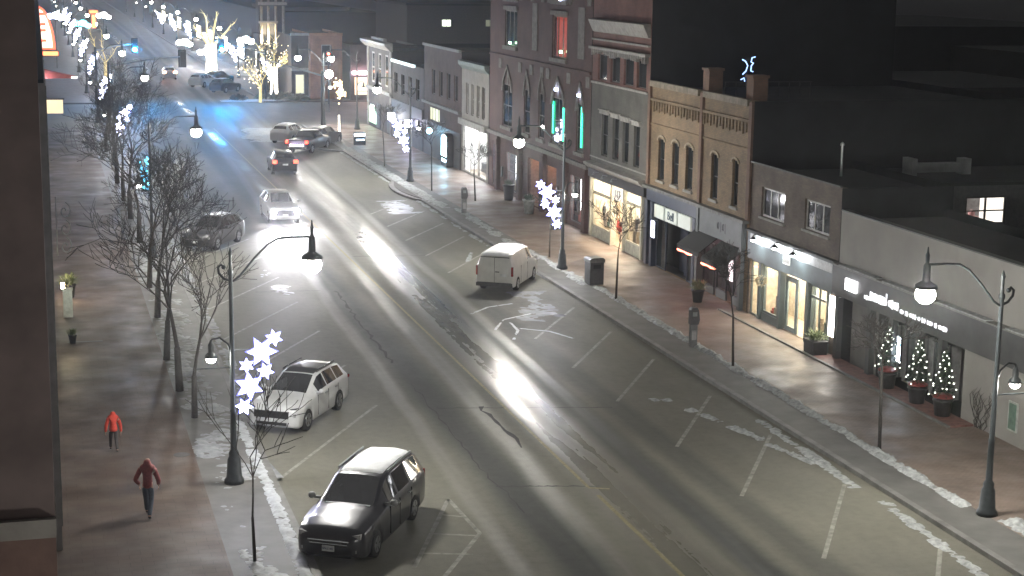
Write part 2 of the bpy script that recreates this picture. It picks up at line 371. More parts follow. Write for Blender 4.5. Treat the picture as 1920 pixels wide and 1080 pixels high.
snow_patch([(11, 77.5), (10.3, 83), (12, 87)], 2.5, .02, 1.35, 15, z=0, m=M['ice'], label='icy patches in the left bays ahead of the oncoming car', res=.1)

# ------------------------------------------------------------------ street lamps
def bulb_light(parent, loc, rad, radiance):     # the lamp's own light, a sphere just round its globe
    l = bpy.data.lights.new('lamp_light', 'POINT'); l.energy = radiance*4*math.pi**2*rad*rad; l.shadow_soft_size = rad; l.color = (1, .97, .88)
    o = bpy.data.objects.new('lamp_light', l); C.objects.link(o); o.parent = parent; o.location = loc; return o
def make_lamp():
    t = thing('street_lamp', 'x', 'street lamp', group='street lamps')
    pm = MB().lathe([(.3, 0), (.3, .12), (.24, .2), (.2, .75), (.15, .85), (.16, .95), (.1, 1.05), (.085, 2.2), (.1, 2.24), (.078, 2.3), (.065, 6.35), (.09, 6.4), (.09, 6.5), (.05, 6.56), (.045, 6.95), (.07, 7.02), (.015, 7.2)], n=12)
    pm.build('pole', M['post'], t, True)
    am = MB().tube([(0, 0, 6.15), (.25, 0, 6.32), (.7, 0, 6.85), (1.1, 0, 7.25), (1.4, 0, 7.42), (1.8, 0, 7.45), (2.42, 0, 7.45)], .036, 8)
    am.build('street_arm', M['post'], t, True)
    sm = MB().tube([(0, 0, 6.2), (-.2, 0, 6.28), (-.34, 0, 6.45), (-.36, 0, 6.62), (-.27, 0, 6.7), (-.2, 0, 6.62)], .04, 8)
    sm.ball((-.2, 0, 6.62), .07); sm.build('scroll', M['post'], t, True)
    h = MB().lathe([(.015, 7.95), (.03, 7.8), (.06, 7.72), (.05, 7.5), (.1, 7.42), (.115, 7.0), (.17, 6.96), (.31, 6.87), (.325, 6.78)], (2.42, 0, 0), 14).build('pendant_hood', M['post'], t, True)
    MB().ball((2.42, 0, 6.6), .29, 14, sz=.92).build('globe', glow('lamp_globe', (1, .97, .87), 30), h, True); bulb_light(h, (2.42, 0, 6.6), .30, LAMP)
    MB().tube([(0, 0, 3.95), (-.12, 0, 4.3), (-.35, 0, 4.5), (-.58, 0, 4.46), (-.62, 0, 4.3)], .03, 8).build('path_arm', M['post'], t, True)
    h = MB().lathe([(.02, 4.45), (.05, 4.36), (.09, 4.3), (.09, 4.08), (.17, 4.0), (.2, 3.9)], (-.62, 0, 0), 12).build('path_hood', M['post'], t, True)
    MB().ball((-.62, 0, 3.86), .15, 10, sz=.85).build('globe', glow('path_globe', (1, .97, .88), 30), h, True); bulb_light(h, (-.62, 0, 3.86), .155, LAMP*.26)
    MB().box(-1.05, .02, -.015, .015, 3.56, 3.6).build('banner_bar', M['post'], t)
    return t
lamp0 = make_lamp()
def lamp(i, x, y, left, label):
    global lamp0
    rz = 0 if left else math.pi
    if i == 0: o = lamp0; o.location = (x, y, .13); o.rotation_euler = (0, 0, rz); o['label'] = label
    else: o = dup(lamp0, (x, y, .13), rz, label)
    return o
NEAR = [(5.2, 48.9, 1, 'black scrolled lamp post on the left pavement behind the minivan, star lights on it'),
 (25.95, 40.9, 0, 'tall double lamp post at the right edge, beside the white wall'),
 (25.75, 81.6, 0, 'lamp post beside the parked white van, blue star lights on it'),
 (25.5, 117.6, 0, 'lamp post before the dark shops with star lights, one beyond the van'),
 (5.4, 89, 1, 'lamp post among the left trees, its globe over the road above the dark parked car'),
 (5.3, 131, 1, 'third lamp post along the left kerb, behind the bare trees'),
 (25.8, 157.5, 0, 'lamp post at the right corner of the crossing beside the small lit tree'),
 (28.7, 156, 0, 'lamp post at the corner building with the pale cornice')]
for i, a in enumerate(NEAR): lamp(i, *a)
lamp(9, 5.3, 8.9, 1, 'lamp post on the left pavement below the camera'); lamp(9, 25.8, 1, 0, 'lamp post on the right pavement level with the camera')
ORD = ('first', 'second', 'third', 'fourth', 'fifth', 'sixth', 'seventh', 'eighth', 'ninth', 'last')
for k, y in enumerate((166, 203, 241, 279, 318, 357, 396, 436, 476, 520)): lamp(9, 5.3, y, 1, ORD[k]+' lamp post up the left kerb counting from the crossing')
for k, y in enumerate((193, 228, 262, 297, 331, 366, 401, 436, 476, 520)): lamp(9, 25.8, y, 0, ORD[k]+' lamp post up the right kerb beyond the crossing')

fl_ = {}
for o in C.objects:
    if o.type == 'LIGHT' and o.name.startswith('lamp_light') and o.parent.parent.location.y > 185:
        if o.data.name not in fl_: fl_[o.data.name] = o.data.copy(); fl_[o.data.name].energy *= .3
        o.data = fl_[o.data.name]
# star light decorations fixed to the posts
def star_poly(r, n=6, k=.5):
    return [(math.sin(math.pi*i/n)*(r if i % 2 == 0 else r*k), math.cos(math.pi*i/n)*(r if i % 2 == 0 else r*k)) for i in range(2*n)]
def make_flakes():
    t = thing('star_decoration', 'x', 'light decoration', group='star light decorations on the lamp posts')
    MB().tube([(.1, 0, 2.1), (.4, 0, 2.6), (.75, 0, 3.4), (1.25, 0, 4.6)], .015, 5).tube([(.0, 0, 2.6), (.4, 0, 2.6)], .02, 5).tube([(0, 0, 4.1), (1.05, 0, 4.1)], .02, 5).build('frame', M['metal'], t)
    for x, z, r, a in ((1.25, 4.42, .24, .2), (.88, 4.02, .42, .5), (.42, 3.62, .21, 0), (.98, 3.42, .24, .3), (.5, 2.98, .4, .1), (.33, 2.36, .25, .4)):
        p = [(x+u*math.cos(a)-v*math.sin(a), z+u*math.sin(a)+v*math.cos(a)) for u, v in star_poly(r)]
        s_ = MB().prism(p, -.04, .04).build('star', glow('led_star', (.8, .82, 1), 16), t, fix=True)
        c0 = (x, z); MB().prism([(c0[0]+(u-c0[0])*1.2, c0[1]+(v-c0[1])*1.2) for u, v in p], -.03, .03).build('blue_glow', glow('glow_rim', (.22, .24, 1), .9), s_, fix=True)  # larger blue emissive plate imitates the glow round each star
    return t
fl0 = make_flakes()
FL = [(5.2, 48.9, 1, 'cluster of glowing white star lights in front of the white SUV'), (25.75, 81.6, 0, 'cluster of white star lights above the pavement behind the parked van'),
      (25.5, 117.6, 0, 'cluster of white star lights by the dark shops, far right pavement'), (5.3, 131, 1, 'blue white star lights among the bare trees on the left')]
for i, (x, y, l, lab) in enumerate(FL):
    if i == 0: fl0.location = (x, y, .13); fl0['label'] = lab
    else: dup(fl0, (x, y, .13), 0 if l else math.pi, lab)
for k, y in enumerate((166, 203, 241, 279, 318, 357, 396)): dup(fl0, (5.3, y, .13), 0, 'star lights on the '+ORD[k]+' left lamp post counting from the crossing')
for k, y in enumerate((193, 228, 262, 297, 331, 366)): dup(fl0, (25.8, y, .13), math.pi, 'star lights on the '+ORD[k]+' right lamp post beyond the crossing')

t = thing('hanging_lights', 'column of cyan lights hanging among the left trees under the second lamp', 'light decoration', (5.2, 90.6, .13))
MB().tube([(0, 0, 5.2), (0, 0, 3.3)], .02, 5).build('cable', M['black'], t); cb = MB(); rnd = random.Random(77)
for k in range(26): z = 5.15-1.75*k/26; cb.ball((rnd.uniform(-.22, .22)*(1.2-.5*k/26), rnd.uniform(-.1, .1), z), rnd.uniform(.035, .08), 6)
cb.build('light_string', glow('cyan_bulbs', (.1, .62, 1), 3), t)
# ------------------------------------------------------------------ bare trees
def branch_tree(mb, rnd, p, d, r, L, depth, maxd, tips):
    n = 3; pts = [p]; rad = [r]
    for i in range(n):
        d = (d+Vector((rnd.uniform(-.16, .16), rnd.uniform(-.16, .16), rnd.uniform(-.04, .12)))).normalized()
        p = p+d*L/n; pts.append(p); rad.append(r*(1-.45*(i+1)/n))
        tips.append(p.copy())
        if depth < maxd and i > 0 or (depth == 0 and i > 0):
            pass
    mb.tube(pts, [max(q_, .0105) for q_ in rad], 6 if depth < 2 else 4 if depth < 3 else 3, 0, depth == maxd)
    if depth >= maxd: return
    k = rnd.choice((3, 3, 4)) if depth else 5
    for j in range(k):
        a = rnd.uniform(0, 6.28); t = rnd.uniform(.45, .95); ax = d.orthogonal().normalized(); ax.rotate(Matrix.Rotation(a, 3, d))
        nd = (d*math.cos(t)+ax*math.sin(t)+Vector((0, 0, .18))).normalized()
        q = pts[-1] if j < 2 else pts[-2]
        branch_tree(mb, rnd, q, nd, rad[-1]*.9, L*rnd.uniform(.62, .85), depth+1, maxd, tips)
def tree(x, y, h, r, seed, label, depth=4, z=.13, lights=None, trunk=None, name='street_tree', crown_mat=None, trunk_mat=None, nb=90, bulb=.035, spread=1):
    rnd = random.Random(seed); t = thing(name, label, 'tree', (x, y, z), 0, 'street trees'); th = trunk or h*.24
    lean = Vector((rnd.uniform(-.05, .05), rnd.uniform(-.05, .05), 1))
    MB().tube([(0, 0, 0), lean*th*.5, lean*th], [r*1.15, r, r*.85], 8).build('trunk', trunk_mat or M['bark'], t, True)
    mb = MB(); tips = []
    branch_tree(mb, rnd, lean*th, lean.normalized(), r*.62, (h-th)*.4, 0, depth, tips)
    if spread != 1:
        mb.v = [(a*spread, b*spread, c) for a, b, c in mb.v]; tips = [Vector((q.x*spread, q.y*spread, q.z)) for q in tips]
    mb.build('crown', crown_mat or M['bark'], t, True)
    if lights:
        lb = MB()
        for q in rnd.sample(tips, min(nb, len(tips))): lb.ball(q, bulb, 4)
        lb.build('light_string', lights, t)
    return t
warm = glow('warm_bulbs', (1, .8, .45), 3)
for i, (x, y, h, r, lab) in enumerate((
 (4.95, 41.9, 5.2, .045, 'thin young tree at the bottom, between the lamp post and the minivan'),
 (4.7, 56.6, 6.2, .1, 'bare tree on the left verge level with the white SUV'),
 (4.5, 60.4, 6.8, .13, 'bare tree with the thickest trunk on the left verge beyond the white SUV'),
 (4.4, 65.4, 6.6, .12, 'bare tree second beyond the white SUV on the left verge'),
 (4.6, 73.6, 6.8, .13, 'bare tree on the left verge before the dark parked car'),
 (4.7, 80.5, 6.4, .12, 'bare tree on the left verge beside the near end of the dark parked car'),
 (5.0, 94, 7, .13, 'bare tree on the left verge just beyond the dark parked car'),
 (5.0, 103, 7.2, .14, 'bare tree in the dense left row under the second lamp'),
 (5.0, 111, 7, .13, 'bare tree in the dense left row before the star lights'),
 (5.0, 120, 7.4, .14, 'bare tree in the left row beside the star lights'),
 (5.0, 140, 7.4, .14, 'bare tree farthest along the left verge before the crossing'))):
    tree(x, y, h, r, 100+i, lab, (3, 4, 4, 4)[i] if i < 4 else 5)
for i, (x, y, h, r, lab, tk) in enumerate((
 (26.1, 47.7, 4.0, .055, 'slim bare tree with forked top on the right pavement nearest the camera', 2.7),
 (25.8, 59.2, 4.2, .05, 'slim bare tree in front of the dark awnings shop', 2.2),
 (25.8, 73.2, 4.3, .05, 'slim bare tree in front of the bright clothes window', 2.0),
 (27.6, 106.9, 3.6, .05, 'small bare tree near the white lit shop', 1.7),
 (26.1, 85, 3.4, .04, 'thin sapling right behind the star lights, by the van', 2.0),
 (25.9, 112.4, 4.4, .045, 'slim tree beside the dark shops before the blue lit machine', 2.6),
 (25.5, 127, 4.2, .045, 'slim tree beside the far star lights', 2.6))):
    tree(x, y, h+.5, r, 200+i, lab, 4, trunk=tk, spread=1.15)
litbark = mat('light_wrapped_bark', (.55, .5, .4), .7, 0, .3, 8, .3, (1, .9, .72), 5)
yelbark = mat('yellow_wrapped_bark', (.5, .42, .2), .7, 0, .4, 8, .3, (1, .78, .3), .35)
def lit_tree(x, y, z, tr, arms, label, seed, m1=litbark, bulbs=0, thk=.42):
    rnd = random.Random(seed); t = thing('lit_tree', label, 'tree', (x, y, z), 0, 'street trees')
    MB().tube([(0, 0, 0), (0.03, 0, tr*.5), (.0, 0, tr)], [thk*1.1, thk*.9, thk], 10).build('trunk', m1, t, True)
    mb = MB(); tips = []
    for dx, dz in arms:
        p = Vector((0, 0, tr-.2)); k = 6; pts = [p]
        for i in range(k): pts.append(Vector((dx*((i+1)/k)**.8+rnd.uniform(-.12, .12), rnd.uniform(-.5, .5), tr-.2+dz*(i+1)/k)))
        mb.tube(pts, [thk*.3*(1-.11*i) for i in range(k+1)], 6); tips += pts[2:]
        for q in pts[2:]: 
            for s in range(2): mb.tube([q, q+Vector((rnd.uniform(-.7, .7), rnd.uniform(-.5, .5), rnd.uniform(.1, .8)))], [.035, .015], 4)
    mb.build('crown', yelbark, t, True)
    if bulbs:
        lb = MB()
        for i in range(bulbs): q = rnd.choice(tips); lb.ball(q+Vector((rnd.gauss(0, .55), rnd.gauss(0, .4), rnd.gauss(0, .45))), .05, 4)
        lb.build('light_string', warm, t)
    return t
lit_tree(26.2, 195.5, .13, 3.4, ((-1.9, 2.6), (.1, 3.2), (2.9, 2.9), (1.6, 1.6), (3.4, 2.2)), 'big tree with its trunk wrapped in blazing white lights beyond the crossing', 5, bulbs=60)
lit_tree(23.6, 187.6, .13, 1.9, ((-1.0, 2.6), (.9, 2.4), (-1.7, 2.0), (.2, 2.0)), 'smaller tree with yellow lights just left of the blazing tree', 6, m1=yelbark, bulbs=70, thk=.17)
lit_tree(22.6, 232, .13, 4.2, ((-2.2, 2.8), (-.8, 4.4), (.9, 4.6), (3.2, 3.2)), 'far lit tree with yellow limbs spread above a glowing white trunk', 7, thk=.75)
lit_tree(8.2, 222, .13, 2.6, ((-2.0, 4.2), (-.4, 4.0), (1.8, 2.4)), 'tree with yellow lit limbs far up the left side', 8, m1=yelbark, thk=.24)
tree(26.3, 152, 4.9, .07, 301, 'small tree hung with warm bulbs on the corner behind the parked cars', 3, trunk=1.7, lights=glow('warm_bulbs_bright', (1, .75, .4), 3), name='lit_tree', nb=90, bulb=.07, trunk_mat=litbark, spread=.55)

# ------------------------------------------------------------------ vehicles
def lerp(a, b, t): return a+(b-a)*t
def interp(stations, x):
    for a, b in zip(stations[:-1], stations[1:]):
        if a[0] >= x >= b[0]:
            t = (a[0]-x)/(a[0]-b[0]) if a[0] != b[0] else 0
            return [lerp(p, q, t) for p, q in zip(a, b)]
    return list(stations[-1])
def smoothed(st, n=70):
    L0, L1 = st[0][0], st[-1][0]; xs = sorted({L0+(L1-L0)*i/n for i in range(n+1)} | {s[0] for s in st}, reverse=True); out = []
    for x in xs:
        acc = [0]*len(st[0]); ws = 0
        for k, w in ((-1, 1), (0, 2), (1, 1)):
            xx = min(L0, max(L1, x+k*.055)); v = interp(st, xx); ws += w
            acc = [p+q*w for p, q in zip(acc, v)]
        v = [p/ws for p in acc]; v[0] = x; out.append(v)
    return out
def make_car(name, label, loc, heading, body_m, st, ws, rw, side, wheels, wr, opts={}):
    """st: (x, z_sill, half width, z_belt, half width at belt, z_top, half width at top); ws/rw: x range of windscreen and rear window"""
    t = thing(name, label, opts.get('cat', 'car'), (loc[0], loc[1], 0), math.atan2(heading[1], heading[0]), opts.get('group'))
    S = smoothed(st); rings = []; xs = []
    for (x, zs, wm, zb, wb, zt, wt) in S:
        za = zs
        for wx in wheels:
            d = abs(x-wx); ra = wr+.05
            if d < ra: za = max(za, wr+math.sqrt(ra*ra-d*d)*.96)
        cr = .045*(wt/.7); zm = lerp(zs, zb, .55)
        h = [(0, zs), (wm-.1, zs), (wm-.05, max(za-.05, zs)), (wm-.015, max(za, zs+.06)), (wm, max(zm, za+.02)), (lerp(wm, wb, .5), lerp(zm, zb, .8) if zm > za else max(zb-.03, za+.03)), (wb, zb),
             (lerp(wb, wt, .12), lerp(zb, zt, .12)), (lerp(wb, wt, .88), lerp(zb, zt, .88)), (wt, zt), (wt*.88, zt+cr*.45), (wt*.6, zt+cr*.8), (wt*.3, zt+cr*.96), (0, zt+cr)]
        rings.append([(x, -y, z) for y, z in h]+[(x, y, z) for y, z in reversed(h[:-1])]); xs.append(x)
    nr = len(rings[0]); parts = {}
    def put(key, vs):
        mb, idx = parts.setdefault(key, (MB(), {})); ids = []
        for v in vs:
            if v not in idx: idx[v] = len(mb.v); mb.v.append(v)
            ids.append(idx[v])
        mb.f.append(tuple(ids)); mb.m.append(0)
    for i in range(len(rings)-1):
        xm = (xs[i]+xs[i+1])/2
        for j in range(nr-1):
            jj = j if j < 13 else nr-2-j
            key = 'body'
            if jj >= 10 and ws[0] > xm > ws[1]: key = 'windscreen'
            elif jj >= 10 and rw and rw[0] > xm > rw[1]: key = 'rear_window'
            elif jj == 7:
                for a, b in side:
                    if a > xm > b: key = 'side_window%d%s' % (int(a*100), 'L' if j > 13 else 'R')
            elif jj >= 10 and opts.get('sunroof') and opts['sunroof'][0] > xm > opts['sunroof'][1]: key = 'sunroof'
            put(key, (rings[i][j], rings[i+1][j], rings[i+1][j+1], rings[i][j+1]))
    put('body', rings[0]); put('body', list(reversed(rings[-1])))
    body = None
    for key, (mb, _) in parts.items():
        nm = 'side_window' if key.startswith('side') else key
        gm = body_m if nm == 'body' else (M['black'] if nm == 'sunroof' else M['carglass'])
        o = mb.build(nm, gm, t, True)
    W2 = max(s[2] for s in st)
    # cabin interior so that the glass shows something dark with seats
    c0, c1 = ws[1]+.1, (rw[0] if rw else st[-1][0]+.3); zb = max(s[3] for s in st)
    if opts.get('cabin', 1):
        mb = MB().box(c1, ws[0]-.15, -W2+.18, W2-.18, .45, zb-.25)
        for s in (-1, 1):
            for k in range(opts.get('rows', 2)):
                xx = c0-.55-k*.85; mb.box(xx-.1, xx+.08, s*.36-.22, s*.36+.22, zb-.25, zb+.3); mb.box(xx-.07, xx+.05, s*.36-.12, s*.36+.12, zb+.32, zb+.48)
        mb.build('seats', mat('seat_fabric', (.05, .05, .055), .8), t)
    for wx in wheels:
        for s in (-1, 1):
            y = s*(W2-.13)
            wb_ = MB().tube([(wx, y-.11, wr), (wx, y-.1, wr), (wx, y+.1, wr), (wx, y+.11, wr)], [wr-.03, wr, wr, wr-.03], 20)
            w = wb_.build('wheel', M['tyre'], t, True)
            rm = MB().tube([(wx, y+s*.085, wr), (wx, y+s*.118, wr)], [wr*.66, wr*.62], 18)
            rm.build('rim', opts.get('rim', M['rim']), w, False)
            sp = MB()
            for k in range(5):
                a = k*2*math.pi/5+.3; b = a+.45
                sp.add([(wx+math.cos(q)*rr*wr, y+s*.1205, wr+math.sin(q)*rr*wr) for q, rr in ((a, .2), (b, .2), (b-.05, .56), (a+.05, .56))], [(0, 1, 2, 3) if s > 0 else (3, 2, 1, 0)])
            sp.build('rim_slot', M['black'], w)
    for f in opts.get('extra', []): f(t)
    if opts.get('mirror'):
        mx, mz = opts['mirror']
        for s in (-1, 1):
            MB().box(mx-.05, mx+.03, s*(W2-.12), s*(W2+.08), mz-.02, mz+.04).ball((mx, s*(W2+.14), mz+.06), .11, 8, sz=.8).build('mirror', opts.get('mirror_m', body_m), t, True)
    sw = opts.get('snow')
    if sw:
        x0, x1 = sw; g = [v for v in S if x0 >= v[0] >= x1]; mb = MB(); vs = []; m_ = 12
        for i, v in enumerate(g):
            for j in range(m_+1):
                u = j/m_*2-1; cr = .045*(v[6]/.7); q = (v[0], u*v[6]*.93, v[5]+cr*(1-abs(u)**2.2)+.025)
                edge = 0 if (i in (0, len(g)-1) or abs(u) == 1) else 1
                hh = (.018+.02*noise.noise((q[0]*3, q[1]*3, loc[0])))*edge - (.03 if not edge else 0)
                vs.append((q[0], q[1], q[2]+hh))
        k = m_+1; mb.add(vs, [(i*k+j, i*k+j+1, (i+1)*k+j+1, (i+1)*k+j) for i in range(len(g)-1) for j in range(m_)])
        mb.build('snow_cover', opts.get('snow_m', mat('roof_snow', (.85, .87, .9), .6, 0, .1, 3, .2)), t, True)
    return t
plate = mat('licence_plate', (.6, .62, .62), .5)
chrome = mat('chrome', (.6, .6, .6), .15, 1, .1, 4)
lens = mat('headlight_lens', (.5, .5, .5), .12, .3, .2, 9)
red_off = mat('tail_lens', (.25, .012, .01), .2)
red_on = glow('tail_light', (1, .06, .03), 3)
head_on = glow('head_light', (.93, .88, 1), 120)
def box_part(nm, m, *b):
    def f(t):
        mb = MB()
        for q in b: mb.box(*q)
        mb.build(nm, m, t)
    return f
def two(nm, m, x0, x1, y0, y1, z0, z1):
    def f(t):
        for s in (-1, 1): MB().box(x0, x1, s*y0, s*y1, z0, z1).build(nm, m, t)
    return f
def wedge(nm, m, x, d, y0, y1, z0, z1, skew=.06):     # slanted lamp that follows the corner
    def f(t):
        for s in (-1, 1):
            MB().prism([(s*y0, z0), (s*y1, z0+skew), (s*y1, z1+skew), (s*y0, z1)], x-d, x, 0, 'x').build(nm, m, t, fix=True)
    return f
def ptext(txt, size, x, z, m, s=1):
    def f(t):
        me = text_mesh(txt, size, .004); me.transform(Matrix(((0, 0, s, x), (s, 0, 0, 0), (0, 1, 0, z), (0, 0, 0, 1)))); me.materials.append(m); link('plate_number', me, t)
    return f
navy = mat('plate_ink', (.03, .05, .15), .6)
def seams(W2, xs, z0, z1, hx):
    def f(t):
        mb = MB()
        for x in xs:
            for s in (-1, 1): mb.box(x-.006, x+.006, s*(W2-.03), s*(W2+.004), z0, z1)
        mb.build('door_seam', M['black'], t)
        for x in hx:
            for s in (-1, 1): MB().box(x-.09, x+.09, s*(W2-.02), s*(W2+.03), z1-.1, z1-.06).build('door_handle', M['metal'], t)
    return f
# minivan, dark grey with a snow covered roof
H1 = (-.507, -.862)
mini_st = [(2.56, .3, .62, .62, .58, .66, .5), (2.5, .24, .8, .74, .74, .78, .62), (2.3, .2, .93, .84, .87, .9, .7), (1.9, .2, .97, .93, .93, 1.0, .76), (1.35, .2, .99, 1.0, .95, 1.08, .78),
 (1.15, .2, .99, 1.02, .955, 1.14, .77), (.25, .2, 1.0, 1.06, .96, 1.66, .66), (-.2, .2, 1.0, 1.07, .96, 1.72, .67), (-1.2, .2, 1.0, 1.08, .96, 1.72, .67), (-2.1, .22, .99, 1.1, .95, 1.66, .65), (-2.35, .25, .97, 1.1, .93, 1.55, .66), (-2.52, .3, .93, 1.08, .9, 1.2, .78), (-2.58, .34, .86, .9, .84, .94, .8)]
silver = mat('graphite_car_paint', (.075, .075, .085), .28, .6, .12, 3, coat=.6)
make_car('parked_minivan', 'dark grey minivan with a snow covered roof parked nose to the left kerb', (8.2, 43.9), H1, silver, mini_st, (1.15, .3), (-2.3, -2.52),
 [(.55, -.1), (-.18, -1.1), (-1.18, -2.1)], (1.62, -1.42), .34, dict(cat='minivan', rows=3, mirror=(.78, 1.12), mirror_m=mat('mirror_shell', (.3, .31, .31), .4), snow=(.2, -2.2), extra=[
  wedge('headlight', lens, 2.47, .12, .5, .83, .66, .78, .05), box_part('grille', M['black'], (2.5, 2.565, -.5, .5, .5, .66), (2.48, 2.555, -.6, .6, .22, .34)),
  box_part('grille_bar', chrome, (2.52, 2.585, -.55, .55, .64, .67), (2.52, 2.58, -.5, .5, .56, .58)),
  box_part('licence_plate', plate, (2.56, 2.6, -.16, .16, .38, .52)), ptext('BPKC 482', .07, 2.602, .45, navy),
  two('fog_light', lens, 2.38, 2.53, .62, .74, .36, .44), two('tail_light', red_off, -2.5, -2.36, .8, .92, .85, 1.12),
  box_part('cowl_snow', mat('dull_snow', (.42, .44, .46), .6, 0, .25, 5, .4), (1.1, 1.2, -.6, .62, 1.15, 1.175)),
  box_part('wiper', M['black'], (1.0, 1.03, -.1, .6, 1.22, 1.235), (1.02, 1.05, -.75, -.1, 1.2, 1.215)),
  two('roof_rail', M['metal'], -1.9, .0, .66, .7, 1.72, 1.78), seams(1.0, (.62, -.14, -1.12), .3, 1.02, (.0, -.95))]))
_mv = bpy.data.objects['parked_minivan']; _mv.scale = (1.05, 1.04, 1.06)
# white SUV
suv_st = [(2.38, .34, .6, .7, .55, .76, .45), (2.33, .28, .8, .82, .76, .88, .6), (2.15, .24, .92, .93, .86, .98, .7), (1.7, .24, .95, 1.0, .9, 1.05, .74), (1.15, .24, .95, 1.04, .91, 1.1, .75), (.98, .24, .95, 1.05, .92, 1.14, .74),
 (.1, .24, .95, 1.08, .92, 1.6, .62), (-.4, .24, .95, 1.1, .92, 1.67, .62), (-1.4, .25, .95, 1.12, .92, 1.63, .61), (-1.95, .27, .94, 1.14, .91, 1.55, .6), (-2.2, .3, .92, 1.14, .89, 1.3, .68), (-2.34, .36, .86, 1.0, .84, 1.08, .74), (-2.39, .42, .8, .8, .78, .86, .74)]
wpaint = mat('white_car_paint', (.52, .53, .53), .3, 0, .06, 3, coat=.5)
make_car('parked_suv', 'white SUV with black glass roof parked nose to the left kerb behind star lights', (8.3, 56.3), (-.53, -.848), wpaint, suv_st, (.98, .12), (-1.95, -2.2),
 [(.5, -.3), (-.36, -1.15), (-1.2, -1.85)], (1.42, -1.35), .37, dict(cat='SUV', rows=2, mirror=(.62, 1.12), sunroof=(.05, -1.35), extra=[
  box_part('grille', M['black'], (2.3, 2.4, -.62, .62, .6, .84), (2.3, 2.39, -.55, .55, .36, .46)), wedge('headlight', lens, 2.32, .14, .6, .83, .62, .74, .03), wedge('running_light', M['black'], 2.27, .14, .52, .86, .87, .9, .05),
  box_part('licence_plate', plate, (2.38, 2.42, -.16, .16, .48, .6)), two('tail_light', red_off, -2.32, -2.18, .6, .92, 1.0, 1.1),
  box_part('bumper_trim', M['metal'], (2.3, 2.41, -.6, .6, .3, .34)), two('roof_rail', chrome, -1.6, .0, .6, .64, 1.67, 1.73), seams(.95, (.6, -.33, -1.2), .34, 1.04, (-.1, -1.0))]))
# white van
van_st = [(2.42, .32, .66, .72, .62, .78, .5), (2.36, .26, .86, .85, .8, .92, .66), (2.1, .24, .93, 1.0, .88, 1.06, .74), (1.65, .24, .95, 1.1, .91, 1.18, .76), (1.5, .24, .95, 1.12, .92, 1.25, .76),
 (.85, .24, .95, 1.16, .93, 1.82, .72), (.4, .24, .95, 1.18, .93, 1.9, .74), (-1.0, .25, .95, 1.18, .93, 1.9, .75), (-2.1, .26, .95, 1.18, .93, 1.87, .75), (-2.35, .3, .94, 1.16, .92, 1.75, .75), (-2.43, .36, .92, 1.1, .9, 1.3, .83), (-2.45, .4, .9, .95, .88, 1.0, .86)]
vanp = mat('white_van_paint', (.62, .62, .59), .35, 0, .08, 3, coat=.3)
make_car('parked_van', 'white panel van parked at an angle against the right kerb, seen from behind', (22.05, 78.75), (.52, .855), vanp, van_st, (1.5, .9), None,
 [(1.1, .25)], (1.55, -1.45), .34, dict(cat='van', rows=1, mirror=(1.25, 1.2), snow=(.75, -2.32), extra=[
  two('tail_light', red_off, -2.47, -2.36, .84, .93, .85, 1.3), box_part('rear_bumper', mat('grey_plastic', (.06, .06, .06), .6), (-2.52, -2.38, -.9, .9, .32, .5)),
  box_part('licence_plate', plate, (-2.485, -2.45, -.6, -.3, .82, .95)), box_part('door_seam', M['black'], (-2.46, -2.44, -.008, .008, .52, 1.72), (-2.458, -2.44, -.85, .85, .5, .515)),
  box_part('door_handle', M['black'], (-2.49, -2.44, -.25, -.05, 1.02, 1.06)), two('headlight', lens, 2.2, 2.36, .62, .88, .78, .9),
  box_part('side_seam', M['black'], (.15, .165, -.953, .953, .35, 1.17), (-1.0, -.985, -.953, .953, .35, 1.17)), box_part('roof_seal', M['black'], (-2.4, -2.36, -.72, .72, 1.72, 1.76))]))
# oncoming white SUV, headlights on
o = make_car('oncoming_car', 'white SUV driving towards the camera with bright headlights', (13.95, 102.4), (.02, -1), wpaint, suv_st, (.98, .12), (-1.95, -2.2),
 [(.5, -.3), (-.36, -1.15), (-1.2, -1.85)], (1.42, -1.35), .37, dict(cat='SUV', mirror=(.62, 1.12), extra=[
  box_part('grille', M['black'], (2.3, 2.4, -.6, .6, .5, .84)), (lambda t: [MB().ball((2.4, s_*.7, .78), .17, 12, sz=.75).build('headlight', head_on, t, True) for s_ in (-1, 1)]), box_part('licence_plate', plate, (2.4, 2.43, -.16, .16, .48, .6))]))
for s in (-1, 1):
    l = bpy.data.lights.new('headlight_beam', 'SPOT'); l.energy = 2000; l.spot_size = R(75); l.spot_blend = .8; l.color = (.96, .94, 1); l.shadow_soft_size = .08
    lo = bpy.data.objects.new('headlight_beam', l); C.objects.link(lo); lo.parent = o; lo.location = (2.72, .7*s, .78); lo.rotation_euler = (0, R(-90+7)+math.pi, 0)
    lo.rotation_euler = Vector((1, 0, -.07)).to_track_quat('-Z', 'Y').to_euler()
darkp = mat('black_car_paint', (.012, .012, .014), .35, 0, .1, 3, coat=.25)
def rear_lights(m=red_on, y0=.62, y1=.93, z0=.92, z1=1.14, x=-2.32): return two('tail_light', m, x-.08, x+.08, y0, y1, z0, z1)
make_car('departing_suv', 'dark SUV driving away with red tail lights on', (17.35, 125.6), (0.03, 1), darkp, suv_st, (.98, .12), (-1.95, -2.2), [(.5, -.3), (-.36, -1.15), (-1.2, -1.85)], (1.42, -1.35), .37,
 dict(cat='SUV', extra=[rear_lights(z0=.92, z1=1.16), box_part('licence_plate', plate, (-2.42, -2.37, -.2, .2, .78, .9))]))
